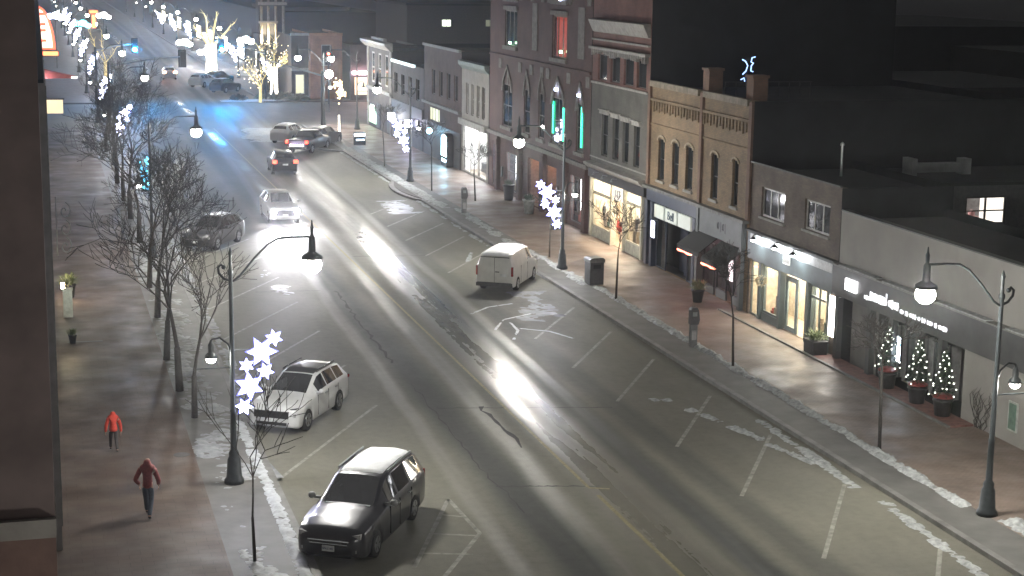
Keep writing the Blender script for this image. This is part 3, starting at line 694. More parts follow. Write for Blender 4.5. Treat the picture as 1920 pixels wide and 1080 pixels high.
make_car('parked_suv', 'black SUV with snow on its roof parked on the left behind the bare trees', (9.0, 93.2), (-.507, -.862), darkp, suv_st, (.98, .12), (-1.95, -2.2), [(.5, -.3), (-.36, -1.15), (-1.2, -1.85)], (1.42, -1.35), .37,
 dict(cat='SUV', mirror=(.62, 1.12), snow=(-.1, -1.3), extra=[two('headlight', lens, 2.15, 2.33, .6, .84, .72, .84), box_part('grille', chrome, (2.36, 2.4, -.5, .5, .66, .7)), box_part('licence_plate', plate, (2.39, 2.42, -.16, .16, .48, .6))]))
pick_st = [(2.8, .4, .7, .85, .66, .9, .55), (2.7, .35, .92, 1.0, .88, 1.06, .7), (2.2, .35, .98, 1.1, .93, 1.16, .74), (1.4, .35, .98, 1.14, .94, 1.2, .76), (1.2, .35, .98, 1.15, .94, 1.25, .75), (.5, .35, .98, 1.18, .94, 1.75, .66), (-.5, .35, .98, 1.18, .94, 1.78, .66), (-.85, .35, .98, 1.18, .94, 1.7, .67), (-1.0, .36, .98, 1.16, .94, 1.2, .85), (-2.7, .4, .98, 1.12, .94, 1.16, .86), (-2.82, .45, .94, 1.0, .92, 1.04, .86)]
make_car('parked_pickup', 'dark pickup with red tail lights parked at the corner by the bulb hung tree', (21.6, 139.6), (.5, .86), darkp, pick_st, (1.2, .55), None, [(.9, .0), (-.05, -.7)], (1.8, -1.7), .4,
 dict(cat='pickup', extra=[rear_lights(x=-2.8, z0=.9, z1=1.15, y0=.75, y1=.97), box_part('licence_plate', glow('lit_plate', (.85, .7, 1), 5), (-2.88, -2.82, -.6, .6, .68, .82)), box_part('bumper', chrome, (-2.95, -2.82, -.9, .9, .5, .66))]))
make_car('parked_car', 'snow topped car parked beyond the pickup at the corner', (21.0, 147), (.5, .86), wpaint, suv_st, (.98, .12), (-1.95, -2.2), [(.5, -.3), (-.36, -1.15), (-1.2, -1.85)], (1.42, -1.35), .37, dict(snow=(.1, -1.6)))
make_car('parked_car', 'dark car parked right of the pickup, nose against the corner bed', (23.6, 144.4), (.5, .86), darkp, suv_st, (.98, .12), (-1.95, -2.2), [(.5, -.3), (-.36, -1.15), (-1.2, -1.85)], (1.42, -1.35), .37, {})
make_car('departing_car', 'distant car beyond the crossing driving away with orange red lights', (16.6, 228.5), (0, 1), wpaint, suv_st, (.98, .12), (-1.95, -2.2), [(.5, -.3), (-.36, -1.15)], (1.42, -1.35), .37,
 dict(extra=[two('tail_light', glow('far_tail', (1, .35, .2), 16), -2.42, -2.3, .5, .93, .9, 1.15)]))
for i, (x, y, m, lab) in enumerate(((19.9, 214, wpaint, 'pale car parked beyond the crossing, left of two'), (21.6, 205, darkp, 'dark car parked beyond the crossing in front of the lit tree'), (22.3, 219, darkp, 'dark car parked beyond the crossing behind the others'))):
    make_car('parked_car', lab, (x, y), (.6, .8), m, suv_st, (.98, .12), (-1.95, -2.2), [(.5, -.3), (-.36, -1.15), (-1.2, -1.85)], (1.42, -1.35), .37, dict(snow=(.1, -1.5), group='cars parked beyond the crossing'))

# ------------------------------------------------------------------ people
def skin(name, verts, edges, rad, m, parent, sub=2, root=0):
    me = bpy.data.meshes.new(name); me.from_pydata(verts, edges, []); o = bpy.data.objects.new(name, me); C.objects.link(o)
    md = o.modifiers.new('s', 'SKIN'); md.use_smooth_shade = True
    for i, v in enumerate(me.skin_vertices[0].data):
        r = rad[i]; v.radius = (r, r) if isinstance(r, (int, float)) else r
        v.use_root = i == root
    s = o.modifiers.new('u', 'SUBSURF'); s.levels = sub; s.render_levels = sub
    dg = bpy.context.evaluated_depsgraph_get(); dg.update(); nm = bpy.data.meshes.new_from_object(o.evaluated_get(dg))
    bpy.data.objects.remove(o); nm.materials.clear(); nm.materials.append(m)
    for p in nm.polygons: p.use_smooth = True
    return link(name, nm, parent)
skin_m = mat('skin', (.42, .26, .2), .6)
def person(label, loc, rz, s, jacket, trousers, shoe, stride=.18, pockets=True, flare=0):
    """walks along local +x; 1.78 m tall at s = 1"""
    t = thing('person', label, 'person', loc, rz)
    k = lambda L: [(a*s, b*s, c*s) for a, b, c in L]; q = lambda L: [tuple(x*s for x in r) if isinstance(r, tuple) else r*s for r in L]
    st = stride
    hand = [(.16, .27, .86), (.16, -.27, .86)] if pockets else [(.1, .3, .76), (-.06, -.3, .76)]
    elb = [(-.1, .33, 1.1), (-.1, -.33, 1.1)] if pockets else [(-.02, .29, 1.08), (-.06, -.29, 1.08)]
    V = [(0, 0, .95), (0, 0, 1.12), (0, 0, 1.3), (0, 0, 1.44), (.02, 0, 1.52), (.04, 0, 1.6), (.05, 0, 1.7),
         (0, .17, 1.42), elb[0], hand[0], (0, -.17, 1.42), elb[1], hand[1],
         (0, .09, .88), (st*.7, .1, .5), (st, .1, .09), (st+.13, .1, .05), (0, -.09, .88), (-st*.25, -.1, .5), (-st*1.4, -.1, .13), (-st*1.4+.13, -.1, .05)]
    E = [(0, 1), (1, 2), (2, 3), (3, 4), (4, 5), (5, 6), (3, 7), (7, 8), (8, 9), (3, 10), (10, 11), (11, 12), (0, 13), (13, 14), (14, 15), (15, 16), (0, 17), (17, 18), (18, 19), (19, 20)]
    Rr = [.12, .11, .12, .1, .05, .075, .075, .06, .042, .03, .06, .042, .03, .08, .055, .04, .035, .08, .055, .04, .035]
    body = skin('body', k(V), E, q(Rr), skin_m, t)
    # face
    fc = MB(); 
    for yy in (-.03, .03): fc.ball((.115*s+.0, yy*s, 1.66*s), .011*s, 6)
    fc.build('eyes', M['black'], t)
    MB().tube(k([(.115, 0, 1.66), (.14, 0, 1.62)]), [.01*s, .015*s], 6).build('nose', skin_m, t, True)
    MB().box(.11*s, .122*s, -.022*s, .022*s, 1.575*s, 1.583*s).build('mouth', mat('lips', (.35, .13, .12), .6), t)
    for sd, hp in ((1, hand[0]), (-1, hand[1])):     # fingers and thumb, curled a little
        fb = MB(); hx, hy, hz = hp
        for f in range(4):
            o_ = (f-1.5)*.02; L = (.07, .08, .075, .06)[f]
            fb.tube(k([(hx+o_, hy, hz-.04), (hx+o_+.005, hy, hz-.04-L*.6), (hx+o_+.005, hy-sd*.02, hz-.04-L)]), [.01*s, .009*s, .008*s], 6)
        fb.tube(k([(hx+.03, hy, hz-.01), (hx+.055, hy-sd*.005, hz-.045), (hx+.055, hy-sd*.01, hz-.075)]), [.011*s, .01*s, .009*s], 6)
        fb.build('hand', skin_m, t, True)
    # jacket with hood, over trunk and arms
    JV = [(0, 0, .82), (0, 0, 1.0), (0, 0, 1.15), (0, 0, 1.3), (0, 0, 1.43), (-.02, 0, 1.55), (-.02, 0, 1.69), (0, .18, 1.42), elb[0], tuple(h+g*.12 for h, g in zip(hand[0], (0, 0, .4))), (0, -.18, 1.42), elb[1], tuple(h+g*.12 for h, g in zip(hand[1], (0, 0, .4)))]
    JE = [(0, 1), (1, 2), (2, 3), (3, 4), (4, 5), (5, 6), (4, 7), (7, 8), (8, 9), (4, 10), (10, 11), (11, 12)]
    JR = [(.19+flare, .15+flare), (.18+flare*.6, .145+flare*.5), (.16, .14), (.17, .14), (.13, .12), .1, .112, .085, .072, .055, .085, .072, .055]
    skin('hooded_jacket', k(JV), JE, q(JR), jacket, t)
    TV = [(0, 0, .98), (0, 0, .88)]+V[13:16]+V[17:20]; TE = [(0, 1), (1, 2), (2, 3), (3, 4), (1, 5), (5, 6), (6, 7)]
    skin('trousers', k(TV), TE, q([.13, .13, .1, .078, .062, .1, .078, .062]), trousers, t)
    for a in (15, 19):
        x, y, z = V[a]; skin('shoe', k([(x-.03, y, z-.02), (x+.06, y, max(.05, z-.05)), (x+.17, y, .045)]), [(0, 1), (1, 2)], q([.05, .05, .04]), shoe, t, 1)
    return t
person('person in a dull red hooded jacket and dark trousers walking, hands in pockets', (2.5, 46.3, .134), R(75), 1.0, mat('dull_red_cloth', (.2, .045, .045), .8, 0, .25, 20), mat('slate_denim', (.06, .075, .1), .85, 0, .2, 30), M['black'], .26)
person('small person in a bright red hooded coat walking ahead on the left pavement', (1.84, 53.1, .134), R(95), .78, mat('bright_red_cloth', (.5, .05, .03), .8, 0, .2, 20), mat('dark_trousers', (.05, .045, .045), .85), M['black'], .24, False, .07)

# ------------------------------------------------------------------ buildings of the right side; local x = 0 is the street face, y up the street
FX = 30.7
def wallgrid(mb, y0, y1, z0, z1, ops, x=0, th=.22, mi=0):
    ys = sorted({y0, y1}|{q for o in ops for q in o[:2] if y0 < q < y1}); zs = sorted({z0, z1}|{q for o in ops for q in o[2:4] if z0 < q < z1})
    for a, b in zip(ys[:-1], ys[1:]):
        for c, d in zip(zs[:-1], zs[1:]):
            m1, m2 = (a+b)/2, (c+d)/2
            if any(o[0] < m1 < o[1] and o[2] < m2 < o[3] for o in ops): continue
            mb.add([(x, a, c), (x, a, d), (x, b, d), (x, b, c)], [(0, 1, 2, 3)], mi)
    for a, b, c, d in [o[:4] for o in ops]:
        a, b, c, d = max(a, y0), min(b, y1), max(c, z0), min(d, z1); X = x+th
        mb.add([(x, a, c), (x, b, c), (x, b, d), (x, a, d), (X, a, c), (X, b, c), (X, b, d), (X, a, d)], [(0, 1, 5, 4), (1, 2, 6, 5), (2, 3, 7, 6), (3, 0, 4, 7)], mi)
    return mb
def window(parent, a, b, c, d, fm, gm, nx=1, nz=1, x=.12, fw=.06, nm='window'):
    mb = MB(); mb.box(x, x+.07, a, a+fw, c, d).box(x, x+.07, b-fw, b, c, d).box(x, x+.07, a+fw, b-fw, c, c+fw).box(x, x+.07, a+fw, b-fw, d-fw, d)
    for i in range(1, nx): y = a+(b-a)*i/nx; mb.box(x+.005, x+.065, y-fw*.4, y+fw*.4, c+fw, d-fw)
    for i in range(1, nz): z = c+(d-c)*i/nz; mb.box(x+.01, x+.06, a+fw, b-fw, z-fw*.4, z+fw*.4)
    w = mb.build(nm, fm, parent)
    MB().add([(x+.035, a+fw, c+fw), (x+.035, a+fw, d-fw), (x+.035, b-fw, d-fw), (x+.035, b-fw, c+fw)], [(0, 1, 2, 3)]).build('pane', gm, w)
    return w
def bldg(name, label, y0, y1, h, depth, wm, ops=(), rm=None, x=FX, zf=0, parapet=.35):
    t = thing(name, label, 'building', (x, y0, .0))
    L = y1-y0; mb = wallgrid(MB(), 0, L, zf, h, [(a-y0, b-y0, c, d) for a, b, c, d in ops])
    sw_ = MB().add([(0, 0, 0), (depth, 0, 0), (depth, 0, h), (0, 0, h)], [(0, 1, 2, 3)]).add([(0, L, 0), (depth, L, 0), (depth, L, h), (0, L, h)], [(3, 2, 1, 0)]).add([(depth, 0, 0), (depth, L, 0), (depth, L, h), (depth, 0, h)], [(0, 1, 2, 3)])
    sw_.build('side_wall', mat('unlit_side_wall', (.016, .018, .021), .9, 0, .3, .7), t); mb.box(0.002, .24, .002, L-.002, h-.02, h+.02); mb.build('wall', wm, t)  # near-black colour carries the night shade of the unlit side walls
    MB().add([(.24, .0, h-parapet), (depth, 0, h-parapet), (depth, L, h-parapet), (.24, L, h-parapet)], [(0, 1, 2, 3)]).build('roof', rm or M['roof'], t)
    return t
def room(parent, a, b, c, d, depth, wm, lm, x=.25, fl=None, panel=.5):
    depth *= .6; x = max(.13, x-.2); panel *= .6
    X = x+depth
    mb = MB().add([(x, a, c), (X, a, c), (X, b, c), (x, b, c), (x, a, d), (X, a, d), (X, b, d), (x, b, d)], [(0, 3, 2, 1)], 1)
    mb.add([(x, a, c), (X, a, c), (X, b, c), (x, b, c), (x, a, d), (X, a, d), (X, b, d), (x, b, d)], [(4, 5, 6, 7), (0, 1, 5, 4), (1, 2, 6, 5), (2, 3, 7, 6)])
    r = mb.build('interior', [wm, fl or mat('shop_floor', (.3, .24, .18), .5)], parent)
    if lm: MB().box(x+depth*.3, x+depth*.3+panel, a+.2, b-.2, d-.06, d-.03).build('ceiling_light', lm, r)
    return r
def ledge(parent, y0, y1, z0, z1, out, m, nm='cornice', snow=0):
    o = MB().box(-out, .0, y0, y1, z0, z1).build(nm, m, parent)
    if snow: MB().box(-out-.02, .05, y0+.02, y1-.02, z1+.002, z1+snow).build('snow_ledge', M['snow'], o)
    return o
def hood(parent, a, b, z, m, h=.22):     # little projecting head over a window
    return MB().box(-.12, 0, a-.12, b+.12, z, z+h).box(-.18, 0, a-.18, b+.18, z+h, z+h+.07).build('window_hood', m, parent)
def shop_goods(parent, a, b, z, x, n, seed, zt=1.6):
    rnd = random.Random(seed); cols = [(.5, .08, .07), (.6, .5, .4), (.12, .12, .14), (.4, .3, .2), (.7, .68, .62), (.1, .2, .16)]
    for i in range(n):
        y = a+(b-a)*(i+.5)/n; w = (b-a)/n*.32; hh = rnd.uniform(.5, zt); c = rnd.choice(cols); w *= rnd.uniform(.6, 1.1)
        mb = MB().box(x, x+.35, y-w, y+w, z, z+hh*.45).box(x+.05, x+.28, y-w*.7, y+w*.5, z+hh*.45, z+hh*.8).box(x+.1, x+.2, y-w*.3, y+w*.3, z+hh*.8, z+hh)
        mb.build('display', mat('goods_%d' % cols.index(c), tuple(.6*q for q in c), .6, 0, .3, 12), parent)

# --- salon building with blank white upper wall
cream = mat('white_stucco', (.3, .292, .275), .85, 0, .1, .8, .1); taupe = mat('taupe_panel', (.10, .095, .092), .6, 0, .2, 2)
slate = mat('slate_panel', (.065, .068, .07), .55, 0, .2, 1.5)
Y0 = 30; t = bldg('white_shop_building', 'low building with blank white upper wall and a dark sign band at the right edge', Y0, 60.25, 6.1, 4.6, cream, [(50.45, 60.2, 0, 2.75)])
MB().box(-.3, -.002, 0, 30.2, 2.78, 3.96).build('fascia', slate, t); ledge(t, 0, 30.2, 3.962, 4.02, .36, mat('grey_trim', (.2, .2, .19), .7), 'ledge')
for a, b in ((29.6, 26.5), (26, 23), (22, 18.7), (17.5, 14.6)): snow_ = MB().box(-.36, -.05, b, a, 4.022, 4.07).build('snow_ledge', M['snow'], t)
MB().box(-.04, .3, 0, 30.2, 6.122, 6.17).build('parapet_cap', slate, t)
MB().box(1.6, 1.7, 20.45, 30.15, 0, 2.75).build('recessed_wall', taupe, t); MB().box(.25, 1.6, 27.2, 29.4, 0, 2.75).build('side_wall', taupe, t)
for y in (59.75, 57.0, 55.25, 53.25, 51.65): MB().box(-.28, -.05, y-Y0-.14, y-Y0+.14, .135, 2.775).build('post', slate, t)
for a, b in ((55.5, 56.8), (53.5, 55.0), (51.9, 53.0)):
    room(t, a-Y0, b-Y0, .4, 2.4, 1.0, mat('dim_room', (.2, .2, .2), .8), glow('dim_tube', (.8, .9, .85), .8), x=.35)
    window(t, a-Y0, b-Y0, .4, 2.45, slate, M['glass'], 1, 1, x=.28)
s = MB().box(-.36, -.305, 58.05-Y0, 58.95-Y0, 3.18, 3.62).build('sign_panel', glow('sign_white', (1, .97, 1), 6), t)
MB().prism([(58.2-Y0, 3.3), (58.45-Y0, 3.3), (58.4-Y0, 3.36), (58.25-Y0, 3.36)], -.364, -.361, 0, 'x').build('sign_mark', M['black'], s)
rnd = random.Random(4); lm = glow('sign_letters', (.95, .96, 1), .7); lt = MB(); y = 57.4
# unreadable script lettering of the sign band: small upright strokes of uneven height
while y > 51.2:
    big = 57.0 > y > 54.7; hh = rnd.uniform(.16, .26)*(1.35 if big else .75); w = rnd.uniform(.03, .06) if not big else rnd.uniform(.05, .1)
    zc = 3.3 if big else 3.18; MB().box(-.325, -.303, y-w-Y0, y-Y0, zc-hh/2, zc+hh/2).box(-.324, -.3035, y-w-.04-Y0, y-w-Y0, zc-.02, zc+.03).build('sign_letter', lm, t)
    y -= w+.05+(.12 if rnd.random() < .14 else 0)
MB().box(-.325, -.3, 55.62-Y0, 55.68-Y0, 3.45, 3.62).build('sign_letter', lm, t)
# lit screen hung in the window
scr = MB().box(-.1, -.02, 54.75-Y0, 55.05-Y0, 1.15, 2.15).build('lit_screen', M['black'], t); 
for c, d in ((1.18, 1.75), (1.9, 2.1)): MB().box(-.105, -.102, 54.78-Y0, 55.02-Y0, c, d).build('screen_glow', glow('screen_blue', (.75, .85, 1), 9), scr)
MB().box(-.105, -.102, 54.8-Y0, 55.0-Y0, 1.76, 1.88).build('screen_glow', glow('screen_cyan', (.3, .65, 1), 2), scr)
# bare climber on the white wall
cl = MB(); rnd = random.Random(9)
for i in range(16):
    p = Vector((-.03, 49.3-Y0+rnd.uniform(-.4, .4), .13)); pts = [p]
    for j in range(6): p = p+Vector((0, rnd.uniform(-.28, .28), rnd.uniform(.12, .32))); pts.append(p)
    cl.tube(pts, [.012]*6+[.004], 4)
tag(cl.build('bare_climber', M['bark']), 'leafless climber spreading on the white wall beside the shop', 'plant').location = (FX, Y0, 0)
nb = tag(MB().box(-.06, -.01, 0, .55, .5, 1.5, 1).box(-.065, -.058, .06, .49, .56, 1.44).build('notice_board', [mat('notice_green', (.12, .2, .16), .6), mat('notice_frame', (.4, .42, .4), .5)]), 'small framed green notice on the white wall behind the right lamp post', 'sign'); nb.location = (FX, 46.9, .1)
struct('step', MB().prism([(29.75, 49.5), (30.65, 49.5), (30.65, 60.3), (29.75, 60.3)], .1, .2, 0, 'z'), mat('red_pavers', (.2, .1, .085), .6, 0, .3, 4))
struct('step', MB().prism([(29.63, 49.5), (29.748, 49.5), (29.748, 70), (29.63, 70)], .1, .205, 0, 'z'), M['kerb'])

# potted fir trees with bulbs
def make_fir():
    t = thing('potted_fir', 'x', 'tree', group='lit potted firs before the salon'); rnd = random.Random(12)
    MB().lathe([(.27, 0), (.33, .5), (.36, .52), (.36, .6), (.3, .6), (.28, .5)], n=14).build('pot', mat('dark_pot', (.035, .035, .037), .5), t, True)
    f = MB()
    for i in range(620):
        h = rnd.random()**.8; r = .42*(1-h)+.04; a = rnd.uniform(0, 6.28); z = .6+h*1.75; d = Vector((math.cos(a), math.sin(a), rnd.uniform(-.35, .1))); p = Vector((0, 0, z))+d*r*rnd.uniform(.2, .9)
        s1 = d.cross(Vector((0, 0, 1))).normalized()*.03; f.add([p-s1, p+s1, p+d*.16], [(0, 1, 2)])
    f.build('foliage', mat('fir_green', (.03, .06, .03), .8, 0, .5, 20), t)
    b = MB()
    for i in range(30):
        h = (i+.5)/30; r = .46*(1-h)+.05; a = i*2.4; b.ball((r*math.cos(a), r*math.sin(a), .7+h*1.6), .022, 5)
    b.build('light_string', glow('fir_bulbs', (.95, 1, .85), 4), t)
    MB().lathe([(.18, .62), (.37, .66), (.37, .7), (.2, .78)], n=12).build('red_bow', mat('red_ribbon', (.2, .035, .03), .5), t)
    return t
fir0 = make_fir()
for i, (y, lab) in enumerate(((56.1, 'lit fir in a pot, farthest of three outside the salon'), (54.05, 'lit fir in a pot with a red ribbon, middle of three outside the salon'), (52.3, 'brightest lit fir in a pot, beside the white wall'))):
    o = fir0 if i == 0 else dup(fir0, (0, 0, 0), 0, lab); o.location = (30.2, y-(1.2, 1.4, 1.45)[i], .2); o.rotation_euler = (0, 0, i*1.3); o['label'] = lab

# --- brown brick shop with gooseneck lights
teal = mat('teal_shopfront', (.085, .11, .115), .45, 0, .15, 2); palet = mat('pale_door_paint', (.22, .27, .27), .45)
Y0 = 60.3; ops = [(65.6, 68.0, 4.77, 6.08), (61.25, 63.6, 4.88, 6.15), (60.9, 69, .13, 2.7)]
t = bldg('brown_brick_shop', 'two storey brown brick shop with three bright gooseneck lamps over a teal front', Y0, 69.15, 7.0, 5, brick('brown_brick', (.17, .13, .1), (.13, .1, .08), (.12, .11, .1)), ops)
for a, b, c, d in ops[:2]:
    window(t, a-Y0, b-Y0, c, d, mat('white_frame', (.42, .42, .4), .5), M['glassd'], 3, 1, fw=.09, x=.08); ledge(t, a-Y0-.1, b-Y0+.1, c-.1, c-.002, .1, M['stone'], 'sill')
    MB().box(.3, .4, a-Y0, b-Y0, c, d).build('blind', mat('blind', (.2, .2, .19), .8), t)
ledge(t, 0, 8.85, 7.03, 7.1, .1, mat('dark_trim', (.08, .08, .08), .7), 'parapet_cap'); ledge(t, .02, 8.83, 3.95, 4.05, .22, mat('dark_trim', (.08, .08, .08), .7), 'ledge')
MB().box(-.1, -.002, .05, 8.8, 2.72, 3.92).build('fascia', teal, t)
wl = mat('white_board', (.5, .52, .52), .5); MB().box(-.115, -.102, .3, 8.5, 3.5, 3.88).build('lit_board', wl, t)
for y in (67.6, 65.35, 63.5):
    g = MB().tube([(-.1, y-Y0, 3.9), (-.3, y-Y0, 4.02), (-.5, y-Y0, 3.98), (-.52, y-Y0, 3.9)], .02, 6).lathe([(.03, .14), (.1, .08), (.17, 0)], (-.52, y-Y0, 3.78), 12).build('gooseneck_lamp', M['black'], t, True)
    MB().ball((-.52, y-Y0, 3.76), .1, 8, sz=.6).build('bulb', glow('goose_bulb', (.92, .97, 1), 150), g, True)
s = MB().box(-.16, -.117, 64.55-Y0, 65.2-Y0, 3.12, 3.48).build('sign_panel', mat('sign_cream', (.55, .56, .5), .6, 0, .2, 4, 0, (1, 1, .9), .25), t)
rnd = random.Random(8); sg = MB()
for i in range(5): MB().box(-.165, -.161, 64.62-Y0+i*.115, 64.66-Y0+i*.115+.03, 3.18, 3.18+rnd.uniform(.14, .24)).build('sign_letter', M['black'], s)
lit = glow('shop_tube_warm', (1, .86, .64), 26); litc = glow('shop_tube', (1, .97, .9), 8)
room(t, 60.8-Y0, 68.95-Y0, .15, 2.7, 2.6, mat('shop_wall_warm', (.42, .36, .28), .8), lit, x=.35, panel=.8)
for a, b, c, nx in ((68.0, 68.9, .14, 1), (65.9, 67.6, .5, 1), (61.1, 62.8, .5, 2)):
    window(t, a-Y0, b-Y0, c, 2.7, teal, M['glass'], nx, 1, x=.05, fw=.1, nm='shop_window')
    if c > .3: MB().box(.02, .3, a-Y0, b-Y0, .13, c-.002).build('stall_riser', teal, t)
window(t, 61.1-Y0, 62.8-Y0, 2.12, 2.22, teal, M['glass'], 1, 1, x=.03, fw=.05, nm='transom')
window(t, 64.3-Y0, 65.5-Y0, .14, 2.55, palet, M['glass'], 1, 1, x=.18, fw=.22, nm='door'); window(t, 63.2-Y0, 64.1-Y0, .14, 2.55, palet, M['glass'], 1, 1, x=.5, fw=.12, nm='door')
for y in (67.8, 65.7, 62.95, 60.95): MB().box(-.06, .28, y-Y0-.12, y-Y0+.12, .13, 2.715).build('pilaster', teal, t)
shop_goods(t, 66-Y0, 67.5-Y0, .15, .3, 3, 3); shop_goods(t, 61.2-Y0, 62.7-Y0, .15, .3, 3, 5)
MB().box(-.05, -.003, .02, .55, .9, 2.55).build('lit_panel', glow('hot_panel', (1, .93, .85), 9), t)
bb = MB(); rnd = random.Random(3)
for i in range(260):
    d = Vector((rnd.gauss(0, 1), rnd.gauss(0, 1), rnd.gauss(0, 1))).normalized(); p = d*.24*rnd.uniform(.7, 1); s1 = d.orthogonal().normalized()*.03; bb.add([p-s1, p+s1, p+d*.07+Vector((0, 0, -.03))], [(0, 1, 2)])
bb.tube([(0, 0, .2), (0, 0, .75)], .008, 4)
tag(bb.build('hanging_basket', mat('dry_flowers', (.3, .26, .18), .8, 0, .4, 20)), 'round dried flower ball hung at the shop window left of the pale door', 'plant').location = (30.35, 66.9, 2.05)
def planter(x, y, s, label, fol=(.12, .15, .07), pot='box'):
    t = thing('planter', label, 'planter', (x, y, .134)); rnd = random.Random(int(y*10))
    if pot == 'box': MB().box(-.3*s, .3*s, -.45*s, .45*s, 0, .5*s).box(-.34*s, .34*s, -.49*s, .49*s, .5*s, .58*s).build('box', mat('planter_box', (.045, .045, .047), .6), t)
    else: MB().lathe([(.2*s, 0), (.28*s, .5*s), (.31*s, .52*s), (.31*s, .6*s), (.2*s, .58*s)], n=14).build('pot', mat('dark_pot', (.035, .035, .037), .5), t, True)
    f = MB()
    for i in range(150):
        a = rnd.uniform(0, 6.28); e = rnd.uniform(.25, 1.3); L = rnd.uniform(.3, .75)*s; d = Vector((math.cos(a)*math.cos(e), math.sin(a)*math.cos(e), math.sin(e))); p = Vector((rnd.uniform(-.15, .15)*s, rnd.uniform(-.2, .2)*s, .55*s)); w = d.cross(Vector((0, 0, 1))).normalized()*.03*s
        f.add([p, p+d*L*.6-w, p+d*L+Vector((0, 0, -.12*s)), p+d*L*.6+w], [(0, 1, 2, 3)])
    f.build('foliage', mat('evergreen_mix_%d' % int(fol[0]*100), fol, .8, 0, .5, 14), t)
    return t
planter(30.15, 60.9, 1, 'square dark planter with twiggy greenery at the end of the teal shopfront')
planter(29.4, 71.9, 1.05, 'round dark pot with pale spiky greenery before the dark awnings', (.2, .22, .13), 'pot')

# --- yellow brick pair
Y0 = 69.2; yb = brick('yellow_brick', (.27, .185, .105), (.21, .14, .08), (.15, .13, .1)); ops = []
for a, b in ((80.2, 81.1), (78.2, 79.1), (76.3, 77.25), (73.1, 73.95), (70.7, 71.4)): ops.append((a, b, 4.75, 6.9))
ops += [(75.5, 82.3, .13, 3.9), (69.6, 75.0, .13, 3.0)]
t = bldg('yellow_brick_building', 'two storey yellow brick building in two halves with narrow dark windows', Y0, 82.55, 9.75, 14, yb, ops)
for a, b, c, d in ops[:5]:
    window(t, a-Y0, b-Y0, c, d, mat('dark_frame', (.05, .05, .05), .5), M['glassd'], 1, 2); MB().box(.4, .5, a-Y0, b-Y0, c, d).build('blind', M['dark'], t)
    ar = MB(); n = 8; ym = (a+b)/2-Y0; w = (b-a)/2+.14
    for i in range(n):
        q = [(ym+w*math.cos(math.pi*(i+k)/n)*rr, d-.12+w*math.sin(math.pi*(i+k)/n)*rr*.55) for k, rr in ((0, 1), (1, 1), (1, .72), (0, .72))]; ar.prism(q, -.06, .03, 0, 'x')
    ar.build('window_arch', mat('buff_stone', (.34, .28, .2), .8), t); ledge(t, a-Y0-.08, b-Y0+.08, c-.13, c-.002, .09, M['stone'], 'sill')
for y in (82.4, 75.2, 69.35): MB().box(-.12, 0, y-Y0-.16, y-Y0+.16, 4.35, 9.7).build('pilaster', brick('orange_brick', (.2, .11, .075), (.17, .095, .065), (.13, .11, .09)), t)
co = MB()
for k in range(34):
    y = .3+k*.385; co.box(-.07, 0, y, y+.18, 8.2+(.1 if k % 2 else 0), 8.75)
co.box(-.1, 0, .2, 13.2, 8.76, 8.9).box(-.06, 0, .2, 13.2, 7.5, 7.6).build('corbel_band', yb, t)
for a, b in ((69.6, 74.9), (75.5, 82.2)):
    MB().box(-.18, .0, a-Y0, b-Y0, 9.5, 9.8).build('cornice', mat('weathered_cornice', (.22, .19, .15), .8, 0, .4, 3), t)
for y, zt in ((75.2, 10.75), (70.0, 10.75)):
    MB().box(.1, .8, y-Y0-.38, y-Y0+.38, 9.6, zt).box(.04, .86, y-Y0-.44, y-Y0+.44, zt, zt+.12).build('chimney', brick('orange_brick', (.2, .11, .075), (.17, .095, .065), (.13, .11, .09)), t)
navyp = mat('navy_shopfront', (.045, .055, .085), .4, 0, .15, 2)
ledge(t, .05, 13.3, 4.2, 4.36, .32, mat('shop_cornice', (.13, .13, .12), .7, 0, .4, 4), 'cornice')
MB().box(-.1, -.002, 75.45-Y0, 82.4-Y0, 3.55, 4.19).build('fascia', navyp, t)
for y in (82.25, 81.5, 75.55): MB().box(-.16, .25, y-Y0-.16, y-Y0+.16, .13, 3.54).build('pilaster', navyp, t)
for a, b, tx in ((79.95, 81.3, ''), (78.1, 79.7, 'Bell'), (76.2, 77.9, '')):
    p = MB().box(-.06, .05, a-Y0, b-Y0, 2.78, 3.46).build('transom_panel', mat('panel_white', (.5, .53, .5), .6, 0, .06, 3, 0, (.9, 1, .92), .09), t)
    if tx: sign_text(tx, .62, -.07, (a+b)/2-Y0, 3.1, mat('sign_navy', (.02, .05, .09), .5), p)
s = MB().box(-.35, -.17, 80.35-Y0, 80.95-Y0, 1.75, 2.7).build('lit_box_sign', navyp, t)
MB().box(-.356, -.352, 80.4-Y0, 80.9-Y0, 1.8, 2.65).build('sign_face', glow('sign_bluewhite', (.72, .75, 1), 5), s)
MB().box(-.36, -.3575, 80.4-Y0, 80.75-Y0, 2.16, 2.26).box(-.36, -.3575, 80.55-Y0, 80.68-Y0, 2.26, 2.38).build('sign_mark', mat('sign_navy', (.02, .05, .09), .5), s)
window(t, 79.9-Y0, 81.3-Y0, .14, 2.75, navyp, M['glassd'], 1, 1, x=.1, nm='shop_window'); window(t, 75.75-Y0, 76.9-Y0, .14, 2.75, navyp, M['glassd'], 1, 1, x=.1, nm='shop_window')
MB().box(.9, 1.0, 76.9-Y0, 79.9-Y0, .13, 2.76).box(.1, .9, 76.86-Y0, 76.9-Y0, .13, 2.76).build('recessed_door', mat('deep_navy', (.02, .025, .045), .5), t)
MB().box(.55, .6, 77.3-Y0, 78.4-Y0, .14, 2.4).build('door', mat('deep_navy', (.02, .025, .045), .5), t)
MB().box(1.05, 1.15, 75.5-Y0, 82.2-Y0, .13, 3.9).build('backdrop', M['dark'], t)
